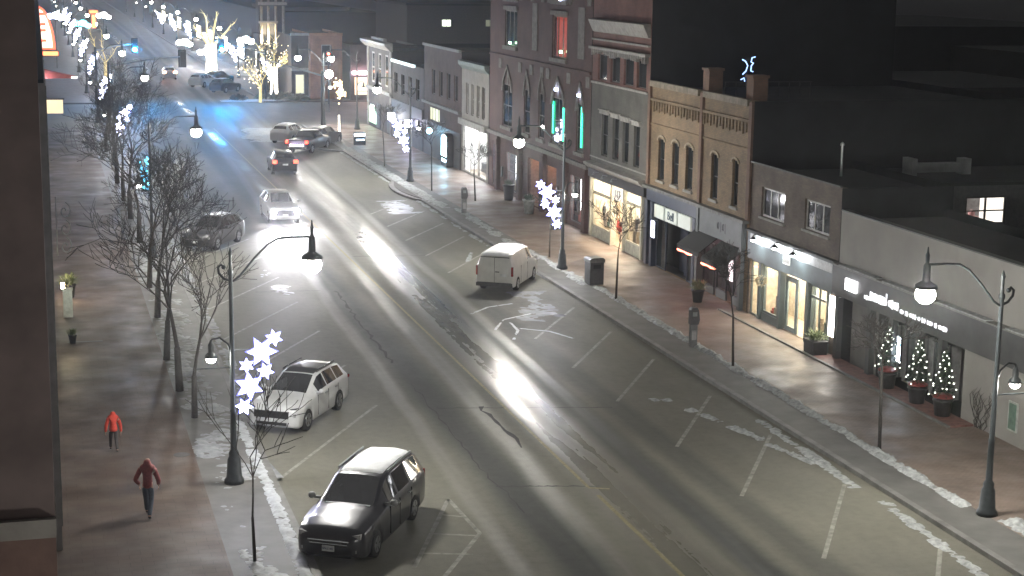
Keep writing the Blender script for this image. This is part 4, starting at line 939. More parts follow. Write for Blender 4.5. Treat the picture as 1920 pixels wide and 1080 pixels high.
greyf = mat('grey_fascia', (.10, .11, .11), .55, 0, .15, 2); MB().box(-.14, -.002, 69.5-Y0, 75.2-Y0, 3.02, 4.18).build('fascia', greyf, t)
for y in (72.2, 71.65): MB().box(-.155, -.142, y-Y0-.04, y-Y0+.04, 3.38, 3.85).build('sign_mark', M['black'], t)
sign_text('0', .5, -.15, 72.5-Y0, 3.62, M['black'], t); sign_text('0', .5, -.15, 71.9-Y0, 3.62, M['black'], t)
for y in (75.05, 69.75): MB().box(-.2, .2, y-Y0-.14, y-Y0+.14, .13, 4.19).build('pilaster', greyf, t)
awn = mat('black_canvas', (.011, .012, .012), .8, 0, .2, 5); neon = glow('red_neon', (1, .16, .09), 4); neonw = glow('warm_neon', (1, .5, .3), 5)
for (a, b, zz) in ((72.6, 75.4, 2.35), (69.7, 72.3, 2.2)):
    m_ = MB().prism([(-.02, zz+.75), (-1.05, zz), (-1.05, zz-.22), (-1.02, zz-.22), (-1.02, zz-.02), (-.02, zz+.7)], a-Y0, b-Y0)
    aw = m_.build('awning', awn, t, fix=True)
    pts = [(-1.0, b-Y0-(b-a)*.62*i/10, zz-.28-.02*math.sin(i)) for i in range(11)]
    MB().tube(pts, .05, 6).build('neon_string', neon, aw); MB().tube([(p[0]+.03, p[1], p[2]+.01) for p in pts[5:]], .035, 6).build('neon_string', neonw, aw)
room(t, 69.9-Y0, 74.9-Y0, .14, 2.95, 1.6, mat('dim_shop', (.16, .13, .14), .8), glow('dim_pink', (1, .75, .8), 1.0), x=.4)
for a, b in ((73.4, 74.8), (71.9, 73.1), (70.1, 71.1)): window(t, a-Y0, b-Y0, .5, 2.6, M['black'], M['glass'], 1, 1, x=.1, nm='shop_window'); MB().box(.1, .2, a-Y0, b-Y0, .13, .498).build('stall_riser', greyf, t)
for y, h_ in ((72.35, .9), (70.5, 1.0)): MB().box(.5, .55, y-Y0-.25, y-Y0+.25, 1.0, 2.0).build('poster', mat('pink_poster', (.5, .4, .42), .6, 0, .4, 9, 0, (1, .8, .85), 1.0), t)

# --- grey painted building with red brick top
Y0 = 82.6; gb = brick('grey_brick', (.1, .097, .085), (.085, .082, .072), (.08, .08, .07)); rb = brick('red_brick', (.17, .07, .055), (.14, .06, .05), (.13, .1, .09))
w2 = [(89.2, 90.35, 5.0, 7.35), (87.3, 88.4, 5.0, 7.3), (85.7, 86.7, 5.0, 7.25), (83.95, 84.9, 5.0, 7.2)]
w3 = [(89.6, 91.2, 9.25, 10.7), (87.4, 89, 9.25, 10.7), (85.2, 86.8, 9.25, 10.7), (83.2, 84.7, 9.25, 10.7)]
t = bldg('grey_brick_building', 'tall narrow grey brick building with red brick top above the bright clothes shop', Y0, 92.2, 9.0, 14, gb, w2+[(83.1, 91.9, .13, 3.6)], parapet=.02)
mb = wallgrid(MB(), 0, 9.6, 9.0, 16, [(a-Y0, b-Y0, c, d) for a, b, c, d in w3]); mb.build('brick_top', rb, t); MB().add([(0, 0, 9), (14, 0, 9), (14, 0, 16), (0, 0, 16)], [(0, 1, 2, 3)]).build('side_wall', mat('unlit_side_wall', (.016, .018, .021)), t)
for a, b, c, d in w2: window(t, a-Y0, b-Y0, c, d, M['black'], M['glassd'], 1, 2); hood(t, a-Y0, b-Y0, d+.02, M['stone'], .2); MB().box(.22, .26, a-Y0, b-Y0, c+1.2, d).build('blind', mat('pale_blind', (.4, .4, .36), .8), t); MB().box(.4, .5, a-Y0, b-Y0, c, d).build('dark_room', M['dark'], t)
for a, b, c, d in w3: window(t, a-Y0, b-Y0, c, d, mat('dark_frame', (.05, .05, .05), .5), M['glassd'], 1, 1); MB().box(.4, .5, a-Y0, b-Y0, c, d).build('dark_room', M['dark'], t)
pale = mat('pale_cornice', (.27, .26, .24), .7, 0, .25, 3)
MB().prism([(0, 11.9), (-.12, 11.95), (-.35, 12.45), (-.42, 12.62), (0, 12.66)], .15, 9.35).build('cornice', pale, t, fix=True)
ledge(t, .1, 9.5, 11.45, 11.55, .12, pale, 'string_course'); ledge(t, .1, 9.5, 10.95, 11.1, .3, pale, 'string_course')
dn = MB(); rnd = random.Random(2)
for k in range(26): MB().box(-.24, -.02, .3+k*.35, .44+k*.35, 10.95-rnd.uniform(.12, .38), 10.948).build('dentil', mat('dentil_grey', (.22, .21, .2), .8), t)
ledge(t, .1, 9.5, 9.0, 9.12, .12, pale, 'string_course')
MB().prism([(0, 4.1), (-.2, 4.12), (-.45, 4.32), (-.48, 4.45), (0, 4.5)], .1, 9.5).build('cornice', pale, t, fix=True); ledge(t, .1, 9.5, 4.75, 4.82, .08, pale, 'string_course')
MB().box(-.16, -.002, .1, 9.5, 3.6, 4.08).build('fascia', M['black'], t)
for y in (90.2, 88.6, 87.0):
    g = MB().tube([(-.16, y-Y0, 4.0), (-.45, y-Y0, 4.05), (-.5, y-Y0, 3.95)], .02, 6).lathe([(.03, .1), (.08, 0)], (-.5, y-Y0, 3.87), 10).build('spot_lamp', M['metal'], t, True)
wood = mat('cream_joinery', (.42, .4, .32), .5, 0, .15, 4)
room(t, 83.1-Y0, 91.85-Y0, .15, 3.6, 2.4, mat('boutique_wall', (.6, .5, .38), .8, 0, .4, 2.5), glow('boutique_tube', (1, .84, .64), 40), x=.3, panel=.7)
for a, b, c, d, nx in ((88.3, 91.7, .75, 2.72, 1), (88.3, 91.7, 2.74, 3.55, 2), (83.3, 85.9, .75, 2.9, 1), (83.3, 85.9, 2.92, 3.55, 1)):
    window(t, a-Y0, b-Y0, c, d, wood, M['glass'], nx, 1, x=.04, fw=.08, nm='shop_window')
for a, b in ((88.3, 91.7), (83.3, 85.9)): MB().box(.02, .3, a-Y0, b-Y0, .13, .748).build('stall_riser', mat('cream_marble', (.34, .34, .28), .5, 0, .3, 4), t)
window(t, 86.4-Y0, 87.8-Y0, .14, 2.75, wood, M['glass'], 1, 1, x=.8, fw=.14, nm='door')
for y in (91.85, 88.15, 86.05, 83.2): MB().box(-.1, .25, y-Y0-.1, y-Y0+.1, .13, 3.595).build('pilaster', wood, t)
p = MB().box(-.02, .05, 86.5-Y0, 87.9-Y0, 2.78, 3.5).build('number_panel', mat('number_cream', (.5, .47, .4), .6, 0, .1, 3, 0, (1, .9, .8), .35), t); sign_text('117', .6, -.03, 87.2-Y0, 3.13, M['black'], p)
def mannequin(x, y, z, col, label):
    t = thing('mannequin', label, 'mannequin', (x, y, z), 0, 'mannequins in the clothes shop window')
    V = [(0, 0, .85), (0, 0, 1.1), (0, 0, 1.35), (0, 0, 1.48), (0, 0, 1.62), (0, .17, 1.34), (-.08, .24, 1.05), (-.1, .2, .85), (0, -.17, 1.34), (-.03, -.24, 1.05), (-.1, -.24, .82), (0, .08, .5), (0, .09, .05), (0, -.08, .5), (0.05, -.09, .05)]
    E = [(0, 1), (1, 2), (2, 3), (3, 4), (2, 5), (5, 6), (6, 7), (2, 8), (8, 9), (9, 10), (0, 11), (11, 12), (0, 13), (13, 14)]
    skin('body', V, E, [.13, .11, .12, .05, .09, .06, .045, .035, .06, .045, .035, .075, .05, .075, .05], mat('mannequin_grey', (.35, .32, .3), .5), t, 1)
    skin('outfit', [(0, 0, .72), (0, 0, 1.0), (0, 0, 1.36), (0, .17, 1.34), (-.07, .24, 1.08), (0, -.17, 1.34), (-.03, -.24, 1.08)], [(0, 1), (1, 2), (2, 3), (3, 4), (2, 5), (5, 6)], [.16, .14, .14, .075, .06, .075, .06], mat('outfit_%d' % int(col[0]*100), col, .8, 0, .3, 20), t, 1)
    return t
mannequin(31.08, 90.4, .75, (.6, .58, .55), 'mannequin in a pale top, left in the clothes shop window'); mannequin(31.1, 89.2, .75, (.55, .12, .14), 'mannequin in red, beside the pale one in the clothes shop window')
mannequin(31.08, 84.9, .75, (.1, .1, .11), 'mannequin in dark clothes, right in the clothes shop window')
shop_goods(t, 83.6-Y0, 85.5-Y0, .75, .25, 2, 33); shop_goods(t, 88.6-Y0, 91.4-Y0, .75, .75, 4, 31, .8)
# --- tall red brick building with pale stone gothic windows
Y0 = 92.3; t_ops = []; L = 115.1-Y0
cols = [(109.2, 111.6, 2), (104.9, 106.3, 1), (101.6, 102.9, 1), (97.3, 100.1, 2), (93.6, 95.0, 1)]
for a, b, n in cols: t_ops += [(a, b, 4.7, 7.6)]
t_ops += [(108.2, 111.2, 10.2, 12.6), (97.2, 100.2, 10.0, 12.6), (108.2, 111.2, 13.4, 16.2), (97.2, 100.2, 13.5, 16.2)]
g_ops = [(112.6, 114.2, .3, 3.4), (107.4, 110.4, .4, 3.0), (102.6, 105.2, .13, 3.2), (98.8, 101.4, .13, 3.2), (93.2, 95.9, .4, 3.2)]
rb2 = brick('dark_red_brick', (.085, .038, .034), (.07, .032, .03), (.1, .07, .06))
t = bldg('red_brick_block', 'tallest building, dark red brick with pale stone gothic windows lit green', Y0, 115.1, 18, 14, rb2, t_ops+g_ops)
gothic = mat('gothic_stone', (.15, .135, .125), .8, 0, .3, 4)
green = glow('green_neon', (.03, 1, .5), 1.1)
for a, b, n in cols:
    window(t, a-Y0, b-Y0, 4.7, 7.6, gothic, M['glassd'], n, 2, x=.06, fw=.09); MB().box(.45, .5, a-Y0, b-Y0, 4.7, 7.6).build('dark_room', mat('dim_curtain', (.06, .06, .06), .8), t)
    ym = (a+b)/2-Y0; w = (b-a)/2+.1; ar = MB()
    for s_ in (-1, 1):
        pr = [(ym+s_*w, 7.1), (ym+s_*w*.8, 7.9), (ym, 8.9), (ym, 8.65), (ym+s_*w*.62, 7.8), (ym+s_*w*.8, 7.1)]; ar.prism(pr if s_ > 0 else pr[::-1], -.1, .02, 0, 'x')
    ar.box(-.02, .02, ym-w*.1, ym+w*.1, 7.6, 8.6); ar.build('gothic_arch', gothic, t, fix=True); ledge(t, a-Y0-.15, b-Y0+.15, 4.48, 4.698, .14, gothic, 'sill')
for a, b, c, d in t_ops[5:]:
    window(t, a-Y0, b-Y0, c, d, gothic, M['glass'] if (a < 100 and c < 11) else M['glassd'], 3, 1, x=.06, fw=.1); ledge(t, a-Y0-.15, b-Y0+.15, c-.25, c-.002, .16, gothic, 'sill'); ledge(t, a-Y0-.15, b-Y0+.15, d+.002, d+.28, .12, gothic, 'lintel')
    red = (a < 100 and c < 11)
    MB().box(.3, .34, a-Y0, b-Y0, c, d).build('curtain', mat('red_curtain', (.3, .06, .05), .8, 0, .3, 3, 0, (1, .15, .08), .22) if red else mat('dim_curtain', (.06, .06, .06), .8), t)
ld = glow('cold_led', (.6, .7, 1), 16)
for y, z in ((98.9, 8.0), (94.3, 8.0), (98.3, 13.4), (109.5, 10.35), (98.0, 10.35)): MB().box(-.14, -.1, y-Y0-.22, y-Y0+.22, z, z+.16).build('led_lamp', ld if z != 10.35 else glow('green_led', (.5, 1, .6), 6), t)
for y, c, d in ((99.85, 5.3, 7.3), (97.7, 5.0, 7.2), (94.1, 5.0, 7.4)): MB().box(.02, .05, y-Y0-.13, y-Y0+.13, c, d).build('green_light_bar', green, t)
st = MB()
for (a, b) in ((103.4, 104.5), (93.7, 94.9)): MB().box(-.05, 0, a-Y0, b-Y0, 10.2, 13.2).build('stone_panel', gothic, t)
for y in (107.3, 104.6, 102.2, 100.9, 96.6, 92.9, 112.2):
    for z in (8.6, 13.3): MB().box(-.06, 0, y-Y0-.35, y-Y0+.35, z, z+.65).build('stone_block', gothic, t)
for y in (112.4, 106.8, 101.25, 96.7, 92.7): MB().box(-.25, 0, y-Y0-.3, y-Y0+.3, 0, 3.9).box(-.3, 0, y-Y0-.36, y-Y0+.36, 3.3, 3.7).build('pier', rb2, t)
ledge(t, .05, 22.7, 3.9, 4.15, .22, gothic, 'string_course'); ledge(t, .05, 22.7, 9.4, 9.55, .12, rb2, 'string_course')
for i, (a, b, c, d) in enumerate(g_ops):
    if i in (0, 1, 4):
        e = {0: glow('lilac_window', (1, .82, 1), 7), 1: glow('white_window', (1, .98, .97), 5), 4: glow('cream_window', (1, .92, .88), 6)}[i]
        window(t, a-Y0, b-Y0, c, d, M['black'], M['glass'], 2 if i == 1 else 1, 3 if i == 0 else 2, x=.08, nm='shop_window'); MB().box(.7, .75, a-Y0-.1, b-Y0+.1, c-.1, d+.1).build('lit_blind', e, t)
        shop_goods(t, a-Y0, b-Y0, c, .4, 2, i, 1.2)
    else:
        room(t, a-Y0, b-Y0, c, d, 1.6, mat('salmon_wall', (.3, .17, .13), .8), glow('porch_lamp', (1, .72, .45), 5), x=.3, panel=.2); window(t, a-Y0+.4, b-Y0-.4, .14, 2.5, mat('brown_door', (.12, .06, .05), .5), M['glassd'], 1, 1, x=1.6, fw=.2, nm='door')
l_ = MB().box(-.2, -.1, 110.9-Y0, 111.15-Y0, 1.2, 1.9).build('wall_lantern', M['black'], t)
for x, y, h, lab in ((29.9, 106.9, 1.15, 'tall dark planter by the bright window of the red brick building'), (29.3, 94.3, 1.0, 'pale planter tub outside the red brick building by the lamp'), (29.5, 100.7, 1.0, 'pale tub planter near the doors of the red brick building')):
    t2 = thing('planter', lab, 'planter', (x, y, .134)); MB().lathe([(.3, 0), (.38, h*.8), (.42, h*.82), (.42, h*.9), (.3, h*.88)], n=12).build('pot', M['black'] if h > 1.1 else mat('pale_tub', (.25, .26, .24), .7), t2, True)
    f = MB(); rnd = random.Random(int(y))
    for i in range(90):
        d = Vector((rnd.gauss(0, .5), rnd.gauss(0, .5), 1)).normalized()*rnd.uniform(.2, .55); p = Vector((rnd.uniform(-.2, .2), rnd.uniform(-.2, .2), h*.86)); f.add([p, p+d*.6+Vector((.04, .04, 0)), p+d], [(0, 1, 2)])
    f.build('foliage', mat('fir_green', (.03, .06, .03), .8, 0, .5, 20), t2)
# --- small pale building with white lit shop
Y0 = 115.3; wo = [(121.2, 122.0, 4.6, 6.9), (119.6, 120.4, 4.6, 6.9), (118.0, 118.8, 4.6, 6.9), (116.4, 117.2, 4.6, 6.9)]
t = bldg('pale_building', 'narrow pale two storey building over a blazing white shop window', Y0, 123.3, 8.5, 14, mat('pale_render', (.19, .18, .165), .8, 0, .15, 2), wo+[(115.8, 122.9, .25, 3.7)])
for a, b, c, d in wo: window(t, a-Y0, b-Y0, c, d, M['stone'], M['glassd'], 1, 2); MB().box(.4, .45, a-Y0, b-Y0, c, d).build('dark_room', M['dark'], t)
MB().prism([(0, 7.9), (-.3, 8.2), (-.35, 8.5), (0, 8.56)], .05, 7.95).build('cornice', mat('green_grey_cornice', (.14, .17, .16), .7), t, fix=True); ledge(t, .05, 7.95, 3.75, 4.2, .3, pale, 'shop_cornice')
room(t, 115.8-Y0, 122.9-Y0, .25, 3.7, 2.5, mat('white_shop_wall', (.75, .74, .72), .8), glow('white_tube', (1, .98, .98), 26), x=.3, panel=1.0)
window(t, 118.4-Y0, 122.9-Y0, .25, 3.7, pale, M['glass'], 2, 1, x=.05, nm='shop_window'); window(t, 115.8-Y0, 118.2-Y0, .25, 3.7, pale, M['glass'], 1, 1, x=.05, nm='shop_window')
mb = MB().box(.8, 1.1, 1.2, 1.7, .4, 2.2); mb.build('display', mat('goods_red', (.5, .04, .04), .6), t); MB().box(.8, 1.3, 3.4, 5.0, .4, 1.1).build('display', M['black'], t); shop_goods(t, .6, 3.0, .3, .6, 3, 41)
# --- brown brick building with blue lit machine before it
Y0 = 123.4; wo = [(130.6, 134.6, 3.0, 4.1), (124.6, 125.8, 5.2, 7.2), (127, 128.2, 5.2, 7.2), (129.6, 130.8, 5.2, 7.2), (132.2, 133.4, 5.2, 7.2)]
t = bldg('brown_row_building', 'dull brown red brick building with a yellowish fascia window, right of the dark shops', Y0, 136.2, 9.1, 14, brick('rust_brick', (.08, .045, .04), (.065, .04, .035), (.1, .08, .07)), wo)
for i, (a, b, c, d) in enumerate(wo): window(t, a-Y0, b-Y0, c, d, M['black'], glow('sallow_window', (.9, .9, .55), .35) if i == 0 else M['glassd'], 4 if i == 0 else 1, 1)
MB().box(-.25, 0, .1, 12.7, 4.35, 4.55).box(-.2, 0, .1, 12.7, 9.0, 9.2).build('cornice', mat('grey_trim', (.2, .2, .19), .7), t); MB().box(-.08, -.002, .1, 12.7, .14, 2.9).build('shopfront', slate, t)
t2 = thing('lit_kiosk', 'tall machine with a glowing blue white front outside the brown row', 'kiosk', (30.2, 126.3, .134)); pr = [(-.9, 0), (.9, 0), (.9, 2.1), (.75, 2.4), (.4, 2.55), (-.4, 2.55), (-.75, 2.4), (-.9, 2.1)]
MB().prism(pr, -.15, .4, 0, 'x').build('cabinet', M['black'], t2, fix=True)
MB().prism([(a*.9, .85+(b-.1)*.64) for a, b in pr], -.17, -.152, 0, 'x').build('lit_front', glow('machine_blue', (.45, .8, 1), 9), t2, fix=True)
MB().box(-.16, -.152, -.7, .7, .35, .55).build('lit_strip', glow('machine_blue', (.45, .8, 1), 9), t2)
t2 = thing('hanging_sign', 'blue green lit hanging sign over the pavement by the brown row', 'sign', (30.0, 131.2, 0)); MB().tube([(.7, 0, 2.7), (-.1, 0, 2.7)], .02, 5).build('bracket', M['black'], t2); MB().ball((0, 0, 2.4), .24, 8).build('lit_ball', glow('cyan_sign', (.35, .75, 1), 14), t2, True)
# --- dark shop with light strip
Y0 = 136.3; wo = [(138, 139.4, 4.2, 6), (141, 142.4, 4.2, 6), (144, 145.4, 4.2, 6), (147, 148.4, 4.2, 6)]
t = bldg('dark_shop', 'dark two storey shop with a cold light strip along its roofline', Y0, 149.3, 7.0, 12, brick('sooty_brick', (.07, .055, .05), (.06, .045, .045), (.06, .055, .05)), wo)
for a, b, c, d in wo: window(t, a-Y0, b-Y0, c, d, M['black'], M['glassd'], 1, 2)
MB().box(-.22, -.02, 3.2, 12.6, 6.92, 7.14).build('light_strip', mat('cold_strip', (.5, .6, .6), .5, 0, .05, 3, 0, (.75, .95, 1), .55), t); MB().box(-.15, -.002, .1, 12.8, 2.8, 3.6).box(-.08, -.002, .1, 12.8, .14, 2.78).build('shopfront', slate, t)
for y, m_, lab in ((139.5, glow('purple_sign', (.75, .7, 1), 14), 'bright lilac sign lamp under the cold light strip'), (146.6, glow('white_sign', (1, .97, 1), 9), 'white sign lamp beyond the lilac one')):
    t2 = thing('projecting_sign', lab, 'sign', (30.05, y, 0)); MB().tube([(.6, 0, 2.6), (0, 0, 2.6)], .02, 5).build('bracket', M['black'], t2); MB().box(-.3, .3, -.06, .06, 1.9, 2.5).build('sign_face', m_, t2)
# --- corner building with heavy cornice
Y0 = 149.4; wo = [(151.2, 152.6, 4.4, 7.3), (154.4, 155.8, 4.4, 7.3), (157.6, 159, 4.4, 7.3)]
t = bldg('corner_building', 'corner building with tall windows under a heavy pale cornice', Y0, 161, 7.8, 14, brick('drab_brick', (.07, .06, .055), (.06, .052, .05), (.06, .055, .05)), wo)
for a, b, c, d in wo: window(t, a-Y0, b-Y0, c, d, pale, M['glassd'], 1, 2, x=.02, fw=.16)
MB().prism([(0, 7.7), (-.2, 7.75), (-.7, 8.2), (-.75, 8.45), (0, 8.5)], -.3, 11.9).box(-.3, 0, 2.5, 8.5, 8.5, 8.75).build('cornice', pale, t, fix=True)
ledge(t, .0, 11.6, 3.7, 4.0, .25, pale, 'string_course'); MB().box(-.12, 0, .1, .5, 0, 7.7).box(-.12, 0, 11.1, 11.5, 0, 7.7).build('pilaster', pale, t)
MB().box(-.04, -.002, 6, 10.8, .5, 2.0).build('shop_window', glow('green_shop', (.5, .9, .6), .9), t); MB().box(-.04, -.002, 8.5, 10.2, 1.2, 2.2).build('shop_window', glow('white_shop', (.85, 1, .95), 2.5), t)
for y in (150.5, 155.5): MB().box(-.1, -.002, y-Y0-.8, y-Y0+.8, .3, 2.6).build('door', slate, t)

# --- across the side street: buildings facing the camera; local x along the facade
def cbldg(name, label, x0, x1, y, h, depth, wm, ops, gm=None, fm=None):
    t = thing(name, label, 'building', (x0, y, 0), R(-90)); L = x1-x0   # local y runs towards world +x after the turn, local -x looks to world... street face
    t.rotation_euler = (0, 0, 0); mb = MB(); g = wallgrid(MB(), 0, L, 0, h, [(a-x0, b-x0, c, d) for a, b, c, d in ops])
    mb.add([(v[1], v[0], v[2]) for v in g.v], [tuple(reversed(f)) for f in g.f])
    mb.add([(0, 0, 0), (0, depth, 0), (0, depth, h), (0, 0, h)], [(3, 2, 1, 0)]).add([(L, 0, 0), (L, depth, 0), (L, depth, h), (L, 0, h)], [(0, 1, 2, 3)]); mb.build('wall', wm, t)
    MB().add([(0, 0, h-.3), (L, 0, h-.3), (L, depth, h-.3), (0, depth, h-.3)], [(0, 1, 2, 3)]).build('roof', M['roof'], t)
    for a, b, c, d in ops:
        a -= x0; b -= x0; w = MB().box(a, a+.1, .08, .16, c, d).box(b-.1, b, .08, .16, c, d).box(a+.1, b-.1, .08, .16, d-.1, d).box(a+.1, b-.1, .08, .16, c, c+.1).build('window', fm or pale, t)
        MB().add([(a+.1, .12, c+.1), (b-.1, .12, c+.1), (b-.1, .12, d-.1), (a+.1, .12, d-.1)], [(0, 1, 2, 3)]).build('pane', gm or M['glassd'], w)
    return t
t = cbldg('orange_brick_building', 'orange brown brick building facing the side street behind the crossing', 29.9, 33.6, 192, 7.6, 14, brick('orange_row', (.3, .13, .08), (.25, .11, .07), (.2, .14, .1)), [(31.2, 32.3, 3.9, 6.3)])
MB().box(0, .35, -.12, 0, 0, 7.6).box(3.35, 3.7, -.12, 0, 0, 7.6).box(-.05, 3.75, -.15, 0, 7.3, 7.65).build('pilaster', brick('orange_row2', (.36, .16, .1), (.3, .13, .08), (.2, .14, .1)), t)
t = cbldg('pale_cornice_building', 'dark building with a short pale cornice between the lit tower and the orange brick', 27.9, 29.85, 193, 7.3, 14, brick('drab_brick', (.07, .06, .055), (.06, .052, .05), (.06, .055, .05)), [(28.3, 29.4, .6, 2.9)], glow('sallow_window', (.9, .9, .55), .35))
MB().box(-.1, 2.0, -.35, 0, 7.3, 7.6).box(-.05, 1.95, -.2, 0, 3.3, 3.6).build('cornice', pale, t)
t = cbldg('restaurant', 'low dark restaurant with a pink white lit sign strip at the corner', 34.2, 42, 190, 6.4, 12, slate, [(34.6, 37.2, .6, 2.8), (37.8, 40.5, .6, 2.8)], glow('amber_glass', (1, .75, .45), .7), M['black'])
MB().box(.2, 5.5, -.5, -.05, 3.05, 3.4).build('lit_sign', glow('pink_sign', (1, .55, .6), 9), t); MB().box(.6, 4.4, -.52, -.502, 3.1, 3.35).build('lit_sign', glow('white_sign2', (1, .9, .95), 10), t)
t2 = thing('wall_lamp_sign', 'pink white round sign by the orange brick corner', 'sign', (29.4, 176, 0)); MB().tube([(0, 0, 0), (0, 0, 4)], .06, 6).build('post', M['post'], t2); MB().ball((0, 0, 4.0), .45, 8).build('lit_face', glow('pink_lamp', (1, .7, .75), 22), t2, True)
t2 = thing('traffic_signal', 'red traffic signal on a pole before the orange brick building', 'traffic light', (31.0, 186, 0)); MB().tube([(0, 0, 0), (0, 0, 6)], .08, 8).build('pole', M['post'], t2); MB().box(-.18, .18, -.15, .15, 4.8, 5.9).build('signal_box', M['black'], t2); MB().ball((0, -.17, 5.6), .13, 8).build('signal_lens', glow('red_signal', (1, .12, .05), 14), t2)
# tower with uplit columns
t = thing('clock_tower', 'tall tower beyond the crossing with pale columns lit from below', 'tower', (27.5, 206, 0)); tw = mat('tower_stone', (.3, .27, .22), .8, 0, .2, 3)
MB().box(-1.6, 1.6, 0, 3.2, 0, 30).build('shaft', mat('tower_dark', (.06, .055, .05), .8), t)
for x in (-1.35, -.5, .4, 1.3):
    MB().tube([(x, -.3, 5), (x, -.3, 10.3)], .16, 10).build('column', tw, t, True); MB().tube([(x, -.3, 10.8), (x, -.3, 24)], .16, 10).build('column', tw, t, True)
    for z in (5.1, 10.95):
        l = bpy.data.lights.new('uplight', 'SPOT'); l.energy = 1300 if z < 8 else 3500; l.spot_size = R(50); l.spot_blend = .6; l.color = (1, .86, .6); l.shadow_soft_size = .06
        lo = bpy.data.objects.new('uplight', l); C.objects.link(lo); lo.parent = t; lo.location = (x, -.85, z); lo.rotation_euler = Vector((0, .14, 1)).to_track_quat('-Z', 'Y').to_euler()
MB().box(-1.7, 1.7, -.9, 0, 10.4, 10.75).box(-1.7, .6, -.7, 0, 8.2, 8.5).box(-1.7, 1.7, -.8, 0, 4.7, 5).build('band', tw, t)

# traffic signal masts
def mast(x, y, d, L, z0, z1, sig, label, facing=True, lens_m=None):
    t = thing('signal_mast', label, 'traffic light', (x, y, .1)); 
    MB().tube([(0, 0, 0), (0, 0, z0+.4)], [.13, .1], 10).build('pole', M['post'], t, True); MB().tube([(0, 0, z0), (d*L*.5, 0, lerp(z0, z1, .65)), (d*L, 0, z1)], [.08, .06, .045], 8).build('mast_arm', M['metal'], t, True)
    for s in sig:
        zz = lerp(z0, z1, s)+.15; xx = d*L*s; b = MB().box(xx-.2, xx+.2, -.14, .14, zz-1.0, zz+.3).box(xx-.36, xx+.36, .14, .16, zz-1.15, zz+.45).build('signal_box', M['black'], t)
        if facing: MB().tube([(xx, -.15, zz-.8), (xx, -.22, zz-.8)], .19, 12).build('signal_lens', lens_m, b)
    return t
cyan = glow('green_signal', (.01, .36, 1), 2600)
mast(24.6, 190.5, -1, 5.0, 5.3, 6.4, (.97,), 'signal mast with a glowing blue green light right of the far lit tree', True, cyan)
mast(6.0, 191, 1, 4.5, 5.6, 6.4, (.95,), 'signal mast with a glowing blue green light over the left lane', True, cyan)
mast(24.4, 150, -1, 8.6, 5.5, 7.4, (), 'bare signal mast arm reaching over the right lane at the crossing', False)
mast(6.0, 156, 1, 6.8, 6.0, 6.9, (.97,), 'signal mast on the left with the back of a black signal at its tip', False)

# ------------------------------------------------------------------ darker town behind the right row
def block(name, label, x0, x1, y0, y1, h, m, wins=(), group=None):
    t = thing(name, label, 'building', (x0, y0, 0), 0, group)
    MB().box(0, x1-x0, 0, y1-y0, 0, h).build('wall', m, t); MB().box(-.15, x1-x0+.15, -.15, y1-y0+.15, h, h+.25).build('roof', M['roof'], t)
    for (a, c, w, hh, gm) in wins: 
        f = MB().box(a, a+w, -.06, -.002, c, c+hh).build('window', M['black'], t)
        MB().box(a+.06, a+w/2-.03, -.064, -.061, c+.06, c+hh-.06).box(a+w/2+.03, a+w-.06, -.064, -.061, c+.06, c+hh-.06).build('pane', gm, f)
    return t
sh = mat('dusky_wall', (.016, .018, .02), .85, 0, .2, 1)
dimw = glow('dim_window', (.8, .85, .6), .07)
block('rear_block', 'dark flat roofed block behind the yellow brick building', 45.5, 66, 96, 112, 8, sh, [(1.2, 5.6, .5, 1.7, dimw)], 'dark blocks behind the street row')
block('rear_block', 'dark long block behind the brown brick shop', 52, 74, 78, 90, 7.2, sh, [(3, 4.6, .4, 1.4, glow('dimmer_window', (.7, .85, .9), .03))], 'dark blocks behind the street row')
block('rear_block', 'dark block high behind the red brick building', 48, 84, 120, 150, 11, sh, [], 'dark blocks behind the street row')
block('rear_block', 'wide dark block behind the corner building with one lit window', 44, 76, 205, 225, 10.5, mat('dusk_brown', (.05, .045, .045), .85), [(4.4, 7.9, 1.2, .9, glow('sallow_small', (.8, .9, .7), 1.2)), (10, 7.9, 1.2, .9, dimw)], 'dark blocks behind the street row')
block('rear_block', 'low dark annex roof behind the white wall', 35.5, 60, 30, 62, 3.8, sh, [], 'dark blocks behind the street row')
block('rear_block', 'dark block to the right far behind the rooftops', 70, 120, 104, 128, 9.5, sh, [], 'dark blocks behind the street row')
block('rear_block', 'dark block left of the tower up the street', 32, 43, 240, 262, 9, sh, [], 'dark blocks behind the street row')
# house with lit window, seen over the white building
t = thing('rear_house', 'dark house with one bright four pane window above the white wall', 'house', (36.35, 64, -.08))
hx = lambda v: v-34.0
mb = MB(); g = wallgrid(MB(), 0, 12, 0, 6.55, [(2.15, 4.15, 4.83, 6.05)]); mb.add([(v[1], v[0], v[2]) for v in g.v], [tuple(reversed(f)) for f in g.f]); mb.box(0, .1, .1, 9, 0, 6.55)
mb.build('wall', mat('rear_siding', (.06, .066, .068), .8), t)
MB().box(-.1, 12.1, -.12, 9.6, 6.55, 6.7).build('roof', M['roof'], t)
w = MB()
for q in ((3.75, 3.83, .03, .1, 4.98, 6.22), (5.67, 5.75, .03, .1, 4.98, 6.22), (3.83, 5.67, .03, .1, 6.14, 6.22), (3.83, 5.67, .03, .1, 4.98, 5.06), (4.71, 4.79, .03, .1, 5.06, 6.14), (3.83, 4.71, .035, .095, 5.55, 5.61), (4.79, 5.67, .035, .095, 5.55, 5.61)): w.box(q[0]-1.6, q[1]-1.6, q[2], q[3], q[4]-.16, q[5]-.16)
w = w.build('window', M['black'], t)
MB().add([(2.23, .07, 4.9), (4.07, .07, 4.9), (4.07, .07, 5.98), (2.23, .07, 5.98)], [(0, 1, 2, 3)]).build('pane', M['glass'], w)
